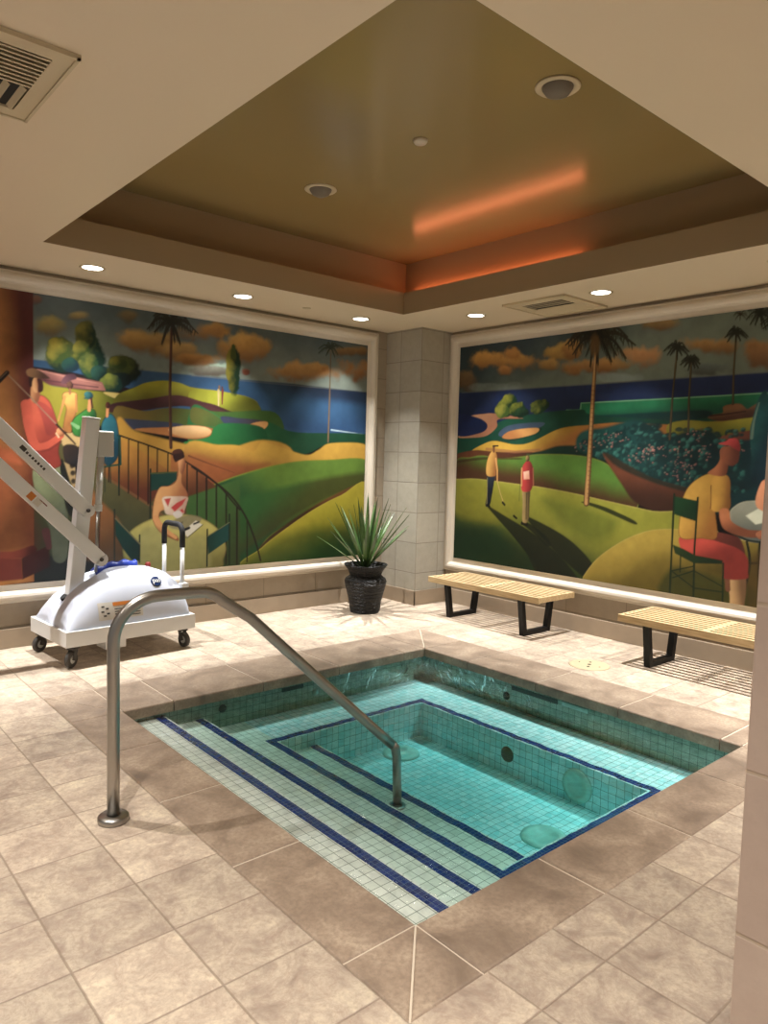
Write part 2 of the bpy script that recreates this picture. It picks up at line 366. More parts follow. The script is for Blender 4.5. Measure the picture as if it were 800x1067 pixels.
class Paint:
    """a picture painted in metres on a wall plane; shapes come as traced outlines"""
    def __init__(s, ax, val, ha, h0, h1, z0, z1, step, seed):
        s.ax, s.val, s.ha = ax, val, ha
        s.nu = int(abs(h1-h0)/step)+1; s.nv = int((z1-z0)/step)+1
        s.u = np.linspace(h0, h1, s.nu); s.v = np.linspace(z0, z1, s.nv)
        s.U, s.V = np.meshgrid(s.u, s.v); s.c = np.zeros((s.nv, s.nu, 3)); s.sg = 1 if h1 > h0 else -1
        s.n1 = fbm(s.nv, s.nu, 14, 5, seed); s.n2 = fbm(s.nv, s.nu, 60, 3, seed+1); s.n3 = fbm(s.nv, s.nu, 5, 4, seed+2)
        s.px = abs(h1-h0)/s.nu
    def m(s, T, p):
        ox, oy, k = CROP[T]; q = onplane(ox+p[0]/k, oy+p[1]/k, s.ax, s.val)
        return (q[s.ha], q[2])
    def mm(s, T, pts): return np.array([s.m(T, p) for p in pts])
    def win(s, a, pad):
        lo = a.min(0)-pad; hi = a.max(0)+pad
        if s.sg > 0: i0, i1 = np.searchsorted(s.u, lo[0]), np.searchsorted(s.u, hi[0])
        else: i0, i1 = np.searchsorted(-s.u, -hi[0]), np.searchsorted(-s.u, -lo[0])
        j0, j1 = np.searchsorted(s.v, lo[1]), np.searchsorted(s.v, hi[1])
        return slice(j0, j1), slice(i0, i1)
    @staticmethod
    def smooth(a, closed=True, n=6):
        N = len(a); out = []
        for i in range(N if closed else N-1):
            p0, p1, p2, p3 = (a[(i-1) % N], a[i], a[(i+1) % N], a[(i+2) % N]) if closed else (a[max(i-1, 0)], a[i], a[i+1], a[min(i+2, N-1)])
            for k in range(n):
                t = k/n
                out.append(.5*((2*p1)+(-p0+p2)*t+(2*p0-5*p1+4*p2-p3)*t*t+(-p0+3*p1-3*p2+p3)*t**3))
        if not closed: out.append(a[-1])
        return np.array(out)
    @staticmethod
    def segd(X, Y, a, closed=True):
        d = np.full(X.shape, 1e9); inside = np.zeros(X.shape, bool); N = len(a); tt = np.zeros(X.shape)
        for i in range(N if closed else N-1):
            x1, y1 = a[i]; x2, y2 = a[(i+1) % N]; dx, dy = x2-x1, y2-y1; L = dx*dx+dy*dy+1e-12
            t = np.clip(((X-x1)*dx+(Y-y1)*dy)/L, 0, 1); e = np.hypot(X-x1-t*dx, Y-y1-t*dy)
            b = e < d; d = np.where(b, e, d); tt = np.where(b, (i+t)/max(1, N-1), tt)
            if closed:
                c = ((y1 > Y) != (y2 > Y)) & (X < (x2-x1)*(Y-y1)/(y2-y1+1e-12)+x1); inside ^= c
        return d, inside, tt
    def put(s, w, col, al):
        s.c[w] = s.c[w]*(1-al[..., None])+col*al[..., None]
    def poly(s, T, pts, c0, c1=None, g=None, sm=True, soft=.010, al=1, rim=None, nz=.18):
        a = s.mm(T, pts)
        if sm: a = s.smooth(a)
        w = s.win(a, soft*2); X, Y = s.U[w], s.V[w]
        if X.size == 0: return
        d, ins, _ = s.segd(X, Y, a); sd = np.where(ins, d, -d)
        A = np.clip(.5+sd/soft, 0, 1)*al
        c0 = np.array(lin(c0)); col = np.broadcast_to(c0, X.shape+(3,))
        if c1 is not None:
            if g is None: g = ((pts[0]), (pts[len(pts)//2]))
            q = s.mm(T, g); dv = q[1]-q[0]; t = ((X-q[0][0])*dv[0]+(Y-q[0][1])*dv[1])/(dv@dv)
            t = np.clip(t+(s.n1[w]-.5)*.35, 0, 1)[..., None]; t = t*t*(3-2*t)
            col = c0*(1-t)+np.array(lin(c1))*t
        if rim is not None:
            rc, rw = rim; k = np.clip(1-d/rw, 0, 1)[..., None]**1.3; col = col*(1-k)+np.array(lin(rc))*k
        col = col*(1+nz*2*(s.n1[w]-.5)+nz*1.2*(s.n2[w]-.5))[..., None]
        s.put(w, col, A)
    def line(s, T, pts, wpx, col, w2=None, sm=False, al=1):
        a = s.mm(T, pts)
        if sm and len(a) > 2: a = s.smooth(a, False)
        k = CROP[T][2]; q = s.mm(T, [pts[0], (pts[0][0], pts[0][1]+wpx)]); r0 = abs(q[1][1]-q[0][1])/2
        r1 = r0 if w2 is None else r0*w2/wpx
        w = s.win(a, max(r0, r1)+.02); X, Y = s.U[w], s.V[w]
        if X.size == 0: return
        d, _, t = s.segd(X, Y, a, False); r = r0+(r1-r0)*t
        cov = np.clip((r-d)/(.9*s.px)+.5, 0, 1)*np.minimum(1, r*2/s.px)
        s.put(w, np.array(lin(col))*(1+.3*(s.n2[w]-.5))[..., None], np.clip(cov, 0, 1)*al)
    def blob(s, T, cx, cy, rx, ry, col, al=.9, nz=.9, c2=None):
        c = s.m(T, (cx, cy)); ex = s.m(T, (cx+rx*1.12, cy)); ey = s.m(T, (cx, cy+ry*1.2))
        RX = abs(ex[0]-c[0]); RY = abs(ey[1]-c[1]); sl = (ex[1]-c[1])/(ex[0]-c[0])
        w = s.win(np.array([[c[0]-2*RX, c[1]-2*RY-abs(sl)*2*RX], [c[0]+2*RX, c[1]+2*RY+abs(sl)*2*RX]]), 0)
        X, Y = s.U[w], s.V[w]
        if X.size == 0: return
        yy = (Y-c[1]-sl*(X-c[0]))/RY
        r = np.sqrt(((X-c[0])/RX)**2+yy**2)
        r = r+nz*((s.n1[w]-.5)*2.0+(s.n2[w]-.5)*.7)
        A = np.clip((1.18-r)/.7, 0, 1); A = A*A*(3-2*A)*al
        base = np.array(lin(col)); cc = base*(1+.5*(s.n2[w]-.5))[..., None]
        if c2 is not None:
            k = np.clip(.5-yy*.6, 0, 1)[..., None]; cc = cc*(1-k)+np.array(lin(c2))*k
        s.put(w, cc, A)
    def lump(s, T, cx, cy, rx, ry, cl, cdk, ld=(-.5, .5), soft=.18, al=1):
        c = s.m(T, (cx, cy)); ex = s.m(T, (cx+rx, cy)); ey = s.m(T, (cx, cy+ry))
        RX = abs(ex[0]-c[0]); RY = abs(ey[1]-c[1])
        w = s.win(np.array([[c[0]-1.3*RX, c[1]-1.3*RY], [c[0]+1.3*RX, c[1]+1.3*RY]]), 0)
        X, Y = s.U[w], s.V[w]
        if X.size == 0: return
        a = (X-c[0])/RX*s.sg; b = (Y-c[1])/RY; r = np.hypot(a, b)+.55*(s.n1[w]-.5)+.5*(s.n2[w]-.5)
        A = np.clip((1-r)/soft+.5, 0, 1)*al
        t = np.clip(.55-(a*ld[0]+b*ld[1])*.9+1.1*(s.n2[w]-.5)+.5*(s.n1[w]-.5)+.3*r*r, 0, 1)[..., None]
        s.put(w, np.array(lin(cl))*(1-t)+np.array(lin(cdk))*t, A)
    def palm(s, T, cx, cy, R, n, col, seed, drop=.5, wd=7):
        g = random.Random(seed)
        for i in range(n):
            a = PI*2*i/n+g.uniform(-.2, .2); L = R*g.uniform(.75, 1.1)
            dx, dy = math.cos(a)*L, -math.sin(a)*L*.55
            p1 = (cx+dx*.5, cy+dy*.8-R*.14); p2 = (cx+dx, cy+dy+R*drop*g.uniform(.3, .9))
            s.line(T, [(cx, cy), p1, p2], wd, col, wd*.25, True, .9)
            for k in range(7):
                t = .3+.1*k; bx = (1-t)**2*cx+2*t*(1-t)*p1[0]+t*t*p2[0]; by = (1-t)**2*cy+2*t*(1-t)*p1[1]+t*t*p2[1]
                s.line(T, [(bx, by), (bx+g.uniform(-.05, .1)*dx, by+R*.2)], wd*.35, col, wd*.1, False, .8)
    def build(s, name, parent, thick, mat):
        me = bpy.data.meshes.new(name); n = s.nu*s.nv
        co = np.zeros((s.nv, s.nu, 3)); co[..., s.ax] = s.val; co[..., s.ha] = s.U; co[..., 2] = s.V
        idx = np.arange(n).reshape(s.nv, s.nu)
        q = np.stack([idx[:-1, :-1], idx[:-1, 1:], idx[1:, 1:], idx[1:, :-1]], -1).reshape(-1, 4)
        if (s.ax == 0 and s.sg > 0) or (s.ax == 1 and s.sg < 0): q = q[:, ::-1]
        # a thin stretched panel: a back rectangle joined to the painted face
        bk = [(s.u[0], s.v[0]), (s.u[-1], s.v[0]), (s.u[-1], s.v[-1]), (s.u[0], s.v[-1])]
        bc = np.zeros((4, 3)); bc[:, s.ax] = s.val+thick
        for i, (a, b) in enumerate(bk): bc[i, s.ha] = a; bc[i, 2] = b
        allco = np.concatenate([co.reshape(-1, 3), bc])
        cs = [idx[0, 0], idx[0, -1], idx[-1, -1], idx[-1, 0]]; extra = [[n, n+1, n+2, n+3]]
        for i in range(4): extra.append([cs[i], cs[(i+1) % 4], n+(i+1) % 4, n+i])
        q = np.concatenate([q, np.array(extra)])
        me.vertices.add(n+4); me.vertices.foreach_set('co', allco.ravel())
        me.loops.add(q.size); me.loops.foreach_set('vertex_index', q.ravel().astype(np.int32))
        me.polygons.add(len(q)); me.polygons.foreach_set('loop_start', np.arange(0, q.size, 4, dtype=np.int32))
        me.update(); me.validate()
        at = me.color_attributes.new('paint', 'FLOAT_COLOR', 'POINT')
        cc = np.ones((n+4, 4)); cc[:n, :3] = np.clip(s.c, 0, 1).reshape(-1, 3); at.data.foreach_set('color', cc.ravel())
        me.materials.append(mat)
        o = bpy.data.objects.new(name, me); COL.objects.link(o); o.parent = parent
        return o
def canvas_mat():
    t = NT('oil_paint', rough=.5, spec=.3)
    a = t.n('ShaderNodeVertexColor', layer_name='paint').outputs[0]
    g = t.n('ShaderNodeGamma', {0: a, 1: 1.14}).outputs[0]
    t.set('col', t.mix(1, t.n('ShaderNodeHueSaturation', {'Saturation': .92, 'Color': g}).outputs[0], (.82, .82, .82), 'MULTIPLY')); t.bump(t.noise(120, 3, t.pos()), .12, .002)
    return t.m
MAT['canvas'] = canvas_mat()

def paint_left():
    P = Paint(1, 6.075, 0, .35, 4.985, .50, 2.74, .0072, 3)
    # sky and clouds
    P.poly('P', [(-220, 250), (400, 250), (400, 420), (-220, 420)], (56, 66, 68), (100, 108, 100), ((200, 320), (200, 395)), sm=False)
    for a in [('H', 130, 260, 120, 60, (142, 112, 50)), ('H', 60, 80, 50, 35, (112, 66, 48)), ('H', 350, 190, 75, 32, (150, 118, 62)), ('H', 700, 190, 80, 40, (112, 84, 48)),
              ('H', 730, 360, 130, 55, (152, 106, 46)), ('I', 100, 300, 150, 70, (146, 104, 46)), ('I', 340, 370, 120, 45, (150, 106, 46)), ('I', 450, 430, 110, 36, (148, 98, 40)),
              ('I', 540, 220, 120, 50, (136, 98, 40)), ('I', 730, 310, 90, 50, (150, 112, 52)), ('I', 560, 500, 160, 34, (142, 148, 130)),
              ('B', 50, 160, 65, 30, (150, 98, 26)), ('B', 180, 208, 80, 38, (172, 118, 46)), ('B', 330, 285, 90, 26, (168, 112, 42)), ('B', 480, 290, 60, 32, (150, 92, 32)),
              ('B', 490, 225, 55, 14, (122, 80, 30)), ('B', 30, 250, 42, 20, (140, 90, 30)), ('B', 60, 285, 60, 12, (110, 96, 84)), ('B', 165, 290, 12, 9, (120, 62, 40))]:
        P.blob(*a[:5], (a[5][0], int(a[5][1]*1.1)+2, int(a[5][2]*1.1)+4), al=.85, c2=tuple(int(v*.66) for v in a[5]))
    P.c *= 1.7
    # sea
    P.poly('P', [(-20, 370), (34, 374.5), (180, 389), (205, 391.5), (300, 399.5), (385, 409), (385, 470), (180, 440), (-20, 440)], (32, 50, 74), (46, 86, 120), ((330, 402), (322, 432)), sm=False, soft=.012)
    P.poly('B', [(300, 380), (540, 395), (540, 480), (300, 470)], (48, 94, 130), (26, 62, 100), ((420, 385), (420, 470)), al=.6, soft=.08)
    P.line('B', [(0, 301), (250, 325), (530, 350)], 3, (120, 122, 120), al=.6)
    P.line('B', [(430, 468), (530, 482)], 5, (150, 170, 180), 2)
    # far ground under the trees
    P.poly('H', [(20, 545), (300, 585), (520, 640), (700, 700), (860, 660), (860, 760), (500, 760), (20, 640)], (36, 24, 26), sm=False)
    for a in [(225, 470, 105, 125), (430, 460, 110, 165)]: P.lump('H', *a, (112, 118, 34), (20, 56, 44))
    P.lump('H', 400, 330, 78, 112, (128, 120, 36), (24, 52, 34))
    P.lump('H', 205, 440, 75, 90, (162, 150, 44), (70, 92, 34)); P.lump('H', 370, 435, 58, 78, (150, 142, 48), (60, 84, 34))
    P.lump('H', 415, 525, 70, 82, (166, 160, 62), (50, 88, 52)); P.lump('H', 500, 590, 60, 55, (50, 96, 84), (18, 50, 48))
    P.lump('H', 290, 540, 60, 50, (44, 92, 80), (20, 56, 70)); P.lump('H', 655, 570, 110, 105, (92, 102, 34), (18, 38, 28))
    P.lump('H', 620, 520, 55, 45, (128, 124, 38), (50, 70, 30)); P.lump('H', 640, 640, 80, 50, (20, 50, 50), (12, 30, 30))
    P.lump('H', 575, 665, 75, 66, (140, 148, 58), (20, 60, 52))
    P.poly('H', [(40, 562), (220, 598), (510, 655), (535, 715), (330, 700), (100, 672), (40, 640)], (156, 104, 92), (96, 52, 56), ((200, 590), (170, 690)), sm=False, nz=.35)
    P.line('H', [(60, 570), (300, 625), (500, 668)], 14, (192, 134, 120), 4, al=.8); P.line('H', [(110, 640), (300, 668), (480, 690)], 10, (80, 40, 48), al=.7)
    P.poly('H', [(60, 660), (160, 680), (340, 705), (560, 730), (690, 800), (860, 930), (500, 960), (60, 960)], (150, 142, 26), (84, 90, 20), ((150, 700), (640, 900)), soft=.015)
    P.poly('H', [(520, 725), (640, 735), (720, 775), (700, 800), (580, 760)], (190, 170, 96), sm=True)
    # bright rolling hill and dark path
    P.poly('I', [(-120, 680), (0, 625), (80, 592), (200, 577), (310, 592), (400, 624), (560, 645), (680, 665), (800, 695), (860, 740), (800, 800), (640, 800), (480, 760), (200, 740), (-120, 760)], (162, 158, 22), (96, 92, 12), ((300, 590), (300, 740)))
    P.poly('B', [(0, 345), (90, 352), (170, 366), (205, 388), (212, 418), (170, 426), (90, 400), (0, 385)], (150, 152, 24), (90, 92, 14), ((90, 350), (130, 420)))
    P.poly('I', [(-160, 740), (0, 715), (120, 700), (240, 680), (340, 684), (460, 720), (560, 745), (700, 800), (880, 835), (880, 860), (640, 850), (500, 790), (360, 755), (200, 765), (60, 785), (-160, 800)], (84, 44, 46), (58, 28, 30), ((300, 690), (300, 770)))
    P.poly('B', [(0, 385), (60, 396), (130, 420), (220, 428), (232, 442), (140, 446), (40, 420), (0, 408)], (78, 42, 42), (60, 34, 34))
    # middle fairways
    P.poly('A', [(380, 450), (470, 465), (560, 455), (730, 468), (900, 470), (900, 560), (560, 540), (390, 520)], (106, 88, 30), (60, 92, 36), ((450, 460), (700, 500)))
    P.poly('A', [(395, 492), (480, 496), (560, 503), (600, 512), (560, 530), (450, 528), (390, 515)], (58, 64, 82))
    P.poly('B', [(0, 395), (60, 412), (120, 445), (232, 442), (320, 475), (540, 482), (540, 525), (420, 515), (340, 545), (180, 545), (0, 520)], (34, 104, 56), (16, 70, 46), ((100, 430), (380, 520)))
    P.poly('B', [(0, 400), (50, 410), (95, 440), (105, 462), (60, 458), (0, 445)], (96, 98, 40), (60, 88, 40))
    P.poly('B', [(88, 428), (150, 432), (215, 438), (232, 452), (215, 470), (160, 474), (120, 466)], (54, 62, 84), (70, 60, 60))
    P.poly('B', [(160, 470), (185, 448), (228, 442), (233, 455), (212, 472), (180, 476)], (196, 146, 80), (150, 96, 44), ((220, 445), (170, 475)))
    P.poly('A', [(440, 525), (560, 518), (640, 512), (700, 525), (690, 545), (640, 558), (560, 548)], (168, 112, 48), (150, 88, 34))
    P.poly('A', [(555, 522), (610, 513), (670, 518), (692, 533), (670, 550), (610, 553), (560, 538)], (208, 170, 118), (170, 128, 74), ((600, 515), (600, 555)))
    P.poly('A', [(600, 568), (680, 552), (700, 520), (740, 505), (860, 520), (860, 590), (720, 590), (650, 588)], (30, 116, 54), (18, 80, 44))
    # gold slopes
    P.poly('A', [(380, 500), (440, 530), (520, 552), (600, 572), (680, 590), (740, 592), (860, 560), (960, 600), (960, 760), (700, 820), (380, 800)], (176, 134, 26), (112, 54, 22), ((560, 560), (540, 760)), soft=.02)
    P.poly('B', [(-20, 515), (80, 514), (140, 516), (190, 535), (215, 506), (260, 516), (350, 545), (390, 530), (430, 509), (540, 515), (540, 575), (300, 590), (100, 660), (-20, 700)], (186, 146, 34), (120, 70, 24), ((200, 515), (190, 610)), soft=.016)
    P.poly('B', [(-10, 545), (120, 575), (240, 572), (120, 612), (-10, 665)], (150, 84, 24), (120, 62, 22), al=.7, soft=.05)
    P.line('B', [(-10, 548), (60, 575), (130, 600)], 6, (96, 50, 22), 2, al=.7)
    # big green hills
    P.poly('B', [(-60, 700), (0, 665), (150, 605), (300, 568), (420, 560), (540, 562), (540, 650), (300, 760), (215, 830), (225, 900), (-60, 900)], (98, 128, 42), (30, 76, 40), ((260, 570), (160, 720)), rim=((126, 134, 36), .02))
    P.poly('B', [(60, 720), (300, 640), (530, 600), (530, 636), (420, 680), (300, 745), (200, 815), (100, 860)], (46, 92, 40), (66, 62, 26), ((260, 640), (320, 730)), al=.8, soft=.06)
    P.poly('B', [(190, 880), (215, 822), (310, 745), (420, 678), (540, 625), (540, 655), (430, 705), (330, 770), (240, 850), (200, 885)], (112, 68, 28), (70, 40, 20), ((400, 680), (400, 720)), soft=.025)
    P.poly('B', [(170, 895), (215, 832), (300, 765), (385, 708), (460, 670), (545, 640), (545, 900)], (172, 160, 18), (26, 66, 24), ((420, 690), (450, 850)), rim=((190, 176, 60), .012))
    P.poly('B', [(170, 900), (225, 835), (300, 790), (420, 770), (545, 790), (545, 900)], (30, 70, 24), al=.55, soft=.12)
    # terrace
    P.poly('A', [(330, 560), (420, 640), (560, 740), (720, 830), (720, 1010), (100, 1010), (100, 560)], (92, 86, 50), (60, 66, 46), ((300, 650), (260, 900)), sm=False, soft=.02)
    P.poly('E', [(80, 180), (170, 180), (300, 260), (440, 360), (330, 530), (250, 490), (90, 375)], (172, 122, 28), (96, 44, 22), ((250, 220), (260, 470)), sm=False, soft=.012)
    P.poly('E', [(440, 250), (560, 340), (660, 420), (760, 520), (520, 600), (440, 420)], (150, 92, 30), (90, 48, 22), ((480, 300), (560, 480)), sm=False)
    P.poly('E', [(520, 490), (800, 395), (800, 900), (520, 700)], (60, 96, 44), (54, 70, 34), sm=False, soft=.02)
    P.line('E', [(90, 378), (250, 480), (340, 540), (440, 620)], 14, (120, 84, 46), al=.8)
    P.poly('A', [(255, 690), (330, 760), (400, 850), (380, 1010), (260, 1010)], (140, 92, 44), (80, 60, 36), ((290, 780), (360, 960)), soft=.03)
    P.line('E', [(62, 560), (58, 760)], 22, (72, 38, 22))
    P.poly('A', [(105, 930), (230, 945), (310, 960), (480, 960), (480, 1060), (-120, 1080), (-120, 1000)], (34, 40, 36), (22, 26, 26), sm=False, soft=.03)
    # iron railing with a curved end
    rc = (38, 26, 20)
    P.line('E', [(170, 168), (300, 212), (450, 268), (540, 320), (620, 372), (700, 440), (760, 512), (800, 556)], 9, rc, sm=True)
    P.line('B', [(0, 582), (60, 622), (120, 672), (165, 735), (195, 810), (212, 872)], 6, rc, sm=True)
    for x, y0, y1 in [(118, 190, 410), (172, 170, 480), (220, 185, 468), (270, 205, 500), (322, 222, 525), (370, 240, 360), (425, 262, 360), (525, 320, 520), (577, 350, 600), (627, 385, 640), (678, 425, 660), (728, 480, 840), (786, 545, 840)]:
        P.line('E', [(x, y0), (x-1, y1)], 7, rc)
    for x, y0, y1 in [(15, 595, 665), (44, 615, 760), (75, 640, 770), (106, 665, 880), (138, 705, 885), (170, 750, 875)]: P.line('B', [(x, y0), (x, y1)], 4, rc)
    # palms, cypress, two walkers
    P.line('A', [(561, 195), (556, 400), (559, 585)], 8, (70, 40, 28), 11); P.line('A', [(557, 200), (553, 400), (555, 580)], 3, (110, 66, 42), 4, al=.7)
    P.palm('A', 560, 178, 84, 12, (36, 34, 16), 1, .42, 15)
    P.line('B', [(428, 235), (425, 360), (420, 505)], 4, (112, 92, 66), 6); P.palm('B', 428, 215, 38, 9, (38, 52, 34), 2, .4, 7)
    P.lump('B', 128, 285, 21, 72, (128, 120, 30), (24, 56, 34), (-.9, .1)); P.line('B', [(128, 210), (128, 240)], 12, (70, 82, 30), 20)
    P.line('B', [(82, 345), (82, 392)], 8, (176, 158, 110), 5); P.line('B', [(94, 345), (93, 388)], 8, (110, 44, 40), 4); P.line('B', [(84, 333), (84, 341)], 6, (120, 90, 60)); P.line('B', [(93, 336), (93, 342)], 5, (90, 60, 50))
    P.blob('B', 167, 292, 9, 7, (130, 70, 44), .8, .3)
    # classical column at the left
    P.poly('P', [(-230, 240), (34.5, 280), (35.5, 606), (-230, 640)], (176, 118, 48), (84, 26, 16), ((-6, 400), (34, 400)), sm=False, soft=.008, nz=.3)
    P.poly('P', [(-230, 240), (-40, 270), (-40, 620), (-230, 640)], (84, 32, 20), (170, 114, 46), ((-190, 400), (-50, 400)), sm=False, soft=.1, nz=.3)
    P.poly('A', [(-200, 640), (0, 580), (60, 600), (90, 700), (108, 800), (108, 920), (-200, 920)], (150, 72, 34), (86, 26, 16), ((20, 700), (100, 760)), al=.65, soft=.12)
    P.poly('A', [(-60, 560), (0, 585), (40, 600), (70, 640), (0, 625), (-60, 620)], (186, 96, 40), al=.8, soft=.03)
    P.poly('A', [(-300, 915), (0, 925), (60, 920), (108, 905), (118, 925), (60, 948), (-300, 950)], (132, 58, 36), (70, 20, 16), ((40, 915), (110, 930)))
    P.poly('A', [(-300, 948), (70, 948), (74, 1016), (-300, 1050)], (104, 38, 28), (120, 50, 34), sm=False)
    P.poly('A', [(70, 948), (160, 905), (163, 975), (74, 1016)], (70, 24, 20), (50, 20, 18), sm=False)
    # seated and standing people of the terrace
    P.poly('G', [(465, 690), (520, 660), (620, 670), (640, 720), (560, 785), (480, 760)], (188, 160, 106))
    P.poly('A', [(208, 580), (255, 582), (262, 640), (245, 700), (215, 640)], (64, 50, 44), (40, 40, 44), nz=.5)
    P.poly('A', [(205, 630), (245, 650), (250, 710), (238, 716)], (176, 150, 104), sm=False)
    for x, y in [(238, 668), (240, 695), (236, 645)]: P.blob('A', x, y, 8, 8, (30, 26, 26), .9, .3)
    P.poly('G', [(470, 375), (500, 350), (580, 360), (586, 420), (580, 500), (560, 560), (540, 660), (480, 640), (485, 560), (500, 480), (480, 430)], (198, 152, 66), (160, 106, 40), ((500, 400), (570, 560)), nz=.4, rim=((112, 66, 28), .012))
    P.line('G', [(490, 390), (470, 470), (440, 570)], 22, (186, 134, 62), 12); P.line('G', [(575, 380), (580, 500)], 16, (170, 116, 52))
    P.lump('G', 530, 300, 24, 34, (120, 84, 60), (70, 36, 34)); P.line('G', [(530, 330), (530, 365)], 16, (150, 100, 60))
    P.poly('G', [(465, 270), (500, 225), (560, 215), (580, 250), (540, 265), (480, 292)], (110, 74, 82), (80, 50, 60))
    P.poly('G', [(540, 600), (560, 550), (610, 510), (660, 480), (720, 490), (730, 560), (700, 640), (640, 690), (560, 680)], (60, 132, 52), (20, 70, 36), ((570, 550), (710, 620)), rim=((14, 44, 24), .012))
    P.line('G', [(590, 620), (545, 590)], 30, (120, 166, 110), 20); P.line('G', [(680, 400), (675, 490)], 22, (190, 130, 76), 26)
    P.lump('G', 672, 378, 32, 30, (60, 120, 116), (24, 70, 76)); P.line('G', [(640, 400), (690, 402)], 10, (36, 86, 86)); P.line('G', [(690, 400), (700, 470)], 14, (70, 30, 24))
    P.poly('A', [(330, 520), (342, 488), (362, 474), (382, 500), (390, 560), (384, 620), (352, 645), (330, 610)], (34, 104, 116), (14, 62, 76), ((340, 500), (385, 600)), rim=((8, 36, 44), .012))
    P.line('A', [(352, 455), (350, 482)], 9, (190, 130, 76)); P.lump('A', 353, 446, 9, 12, (120, 60, 40), (60, 26, 20))
    P.line('A', [(385, 545), (392, 550), (395, 640), (340, 648)], 6, (14, 70, 60)); P.line('A', [(388, 560), (388, 740)], 3, (18, 50, 40)); P.line('A', [(343, 648), (343, 730)], 3, (18, 50, 40)); P.line('A', [(360, 640), (362, 700)], 3, (18, 50, 40))
    # man with a club
    P.poly('A', [(112, 650), (200, 640), (216, 720), (222, 800), (218, 945), (175, 952), (165, 860), (140, 800), (118, 740)], (132, 140, 104), (90, 96, 78), ((130, 700), (220, 820)), nz=.3)
    P.poly('A', [(196, 640), (212, 640), (248, 790), (240, 815), (215, 780)], (36, 38, 34)); P.line('A', [(150, 860), (160, 910)], 26, (86, 50, 50), 18)
    P.poly('A', [(75, 455), (92, 425), (130, 412), (160, 430), (178, 470), (192, 520), (196, 560), (192, 600), (200, 640), (175, 655), (125, 662), (104, 640), (95, 580), (80, 520)], (196, 84, 44), (140, 46, 26), ((90, 480), (190, 560)), nz=.2, rim=((104, 36, 20), .014))
    P.poly('G', [(280, 440), (320, 430), (400, 500), (420, 640), (360, 680), (320, 560)], (172, 64, 44), (140, 50, 36), soft=.012)
    P.line('A', [(86, 445), (96, 520), (118, 580), (160, 575), (200, 545)], 34, (190, 78, 42), 20, True); P.line('A', [(112, 600), (160, 592), (200, 565)], 8, (120, 40, 26), al=.6)
    P.lump('A', 198, 535, 13, 15, (210, 150, 96), (150, 90, 50)); P.line('G', [(425, 665), (445, 695)], 12, (220, 180, 140))
    P.poly('G', [(232, 380), (240, 300), (300, 290), (300, 400), (270, 440), (240, 420)], (200, 144, 92), (140, 84, 50), ((240, 340), (300, 360)))
    P.poly('G', [(250, 250), (290, 240), (298, 300), (290, 350), (262, 352), (240, 300)], (214, 164, 108), (150, 92, 56), ((255, 300), (300, 300)))
    P.poly('G', [(284, 250), (322, 270), (326, 340), (290, 352), (288, 300)], (64, 26, 22)); P.poly('G', [(220, 230), (262, 225), (245, 270), (240, 310), (222, 300)], (50, 26, 20))
    P.poly('G', [(200, 190), (240, 172), (300, 190), (370, 240), (370, 252), (300, 250), (215, 232)], (136, 100, 62), (70, 44, 32), ((220, 200), (350, 240)))
    P.line('G', [(60, 220), (220, 380), (430, 600)], 8, (150, 128, 104)); P.line('G', [(430, 600), (570, 745)], 17, (54, 30, 26), 12)
    P.line('G', [(55, 205), (0, 262), (-30, 290)], 32, (40, 30, 26)); P.line('G', [(52, 200), (0, 250)], 8, (110, 90, 74))
    # woman at the round table
    tc = (12, 62, 54)
    P.poly('E', [(335, 370), (472, 362), (470, 400), (430, 432), (380, 450), (336, 458)], tc, sm=False); P.line('E', [(334, 345), (332, 610)], 9, (14, 36, 30)); P.line('E', [(336, 366), (470, 360)], 7, (60, 84, 50))
    P.poly('E', [(190, 790), (195, 720), (240, 655), (330, 605), (440, 578), (560, 585), (650, 625), (705, 680), (728, 750), (715, 810), (670, 870), (260, 890), (215, 850)], (178, 168, 92), (120, 116, 62), ((500, 620), (480, 860)), rim=((110, 100, 52), .02), nz=.2)
    P.poly('E', [(270, 700), (350, 640), (440, 700), (600, 690), (640, 720), (620, 900), (280, 900)], (150, 146, 92), al=.6, soft=.04)
    P.poly('E', [(430, 640), (480, 595), (540, 585), (600, 600), (560, 650), (480, 660)], (120, 112, 90), al=.8, soft=.02)
    P.poly('E', [(345, 610), (346, 540), (360, 480), (385, 436), (430, 430), (462, 410), (476, 370), (480, 310), (505, 320), (498, 380), (500, 420), (524, 460), (528, 500), (500, 560), (400, 560), (380, 600), (420, 660), (470, 690), (480, 718), (440, 705), (380, 670)], (206, 154, 92), (140, 82, 42), ((380, 460), (520, 520)), soft=.008, rim=((112, 62, 32), .012))
    P.poly('E', [(478, 300), (500, 285), (516, 310), (510, 350), (498, 372), (484, 350)], (190, 136, 84), (120, 70, 40), ((480, 320), (514, 330)))
    P.lump('E', 478, 262, 32, 24, (96, 50, 34), (40, 18, 14)); P.poly('E', [(452, 270), (500, 262), (510, 282), (480, 300), (462, 306)], (50, 24, 18))
    P.poly('E', [(398, 492), (460, 486), (526, 490), (524, 520), (512, 556), (500, 580), (420, 580), (404, 540)], (206, 190, 168), (170, 140, 120), nz=.4)
    for q in [[(405, 500), (440, 495), (425, 540)], [(440, 545), (470, 520), (520, 495), (500, 530), (460, 565)], [(470, 570), (500, 550), (510, 570)]]: P.poly('E', q, (170, 40, 34), sm=False)
    P.line('E', [(360, 600), (400, 655), (465, 700)], 30, (196, 140, 82), 18); P.poly('E', [(450, 575), (485, 560), (500, 585), (470, 600)], (190, 180, 170)); P.line('E', [(440, 620), (480, 640), (500, 620)], 6, (90, 84, 76), sm=True)
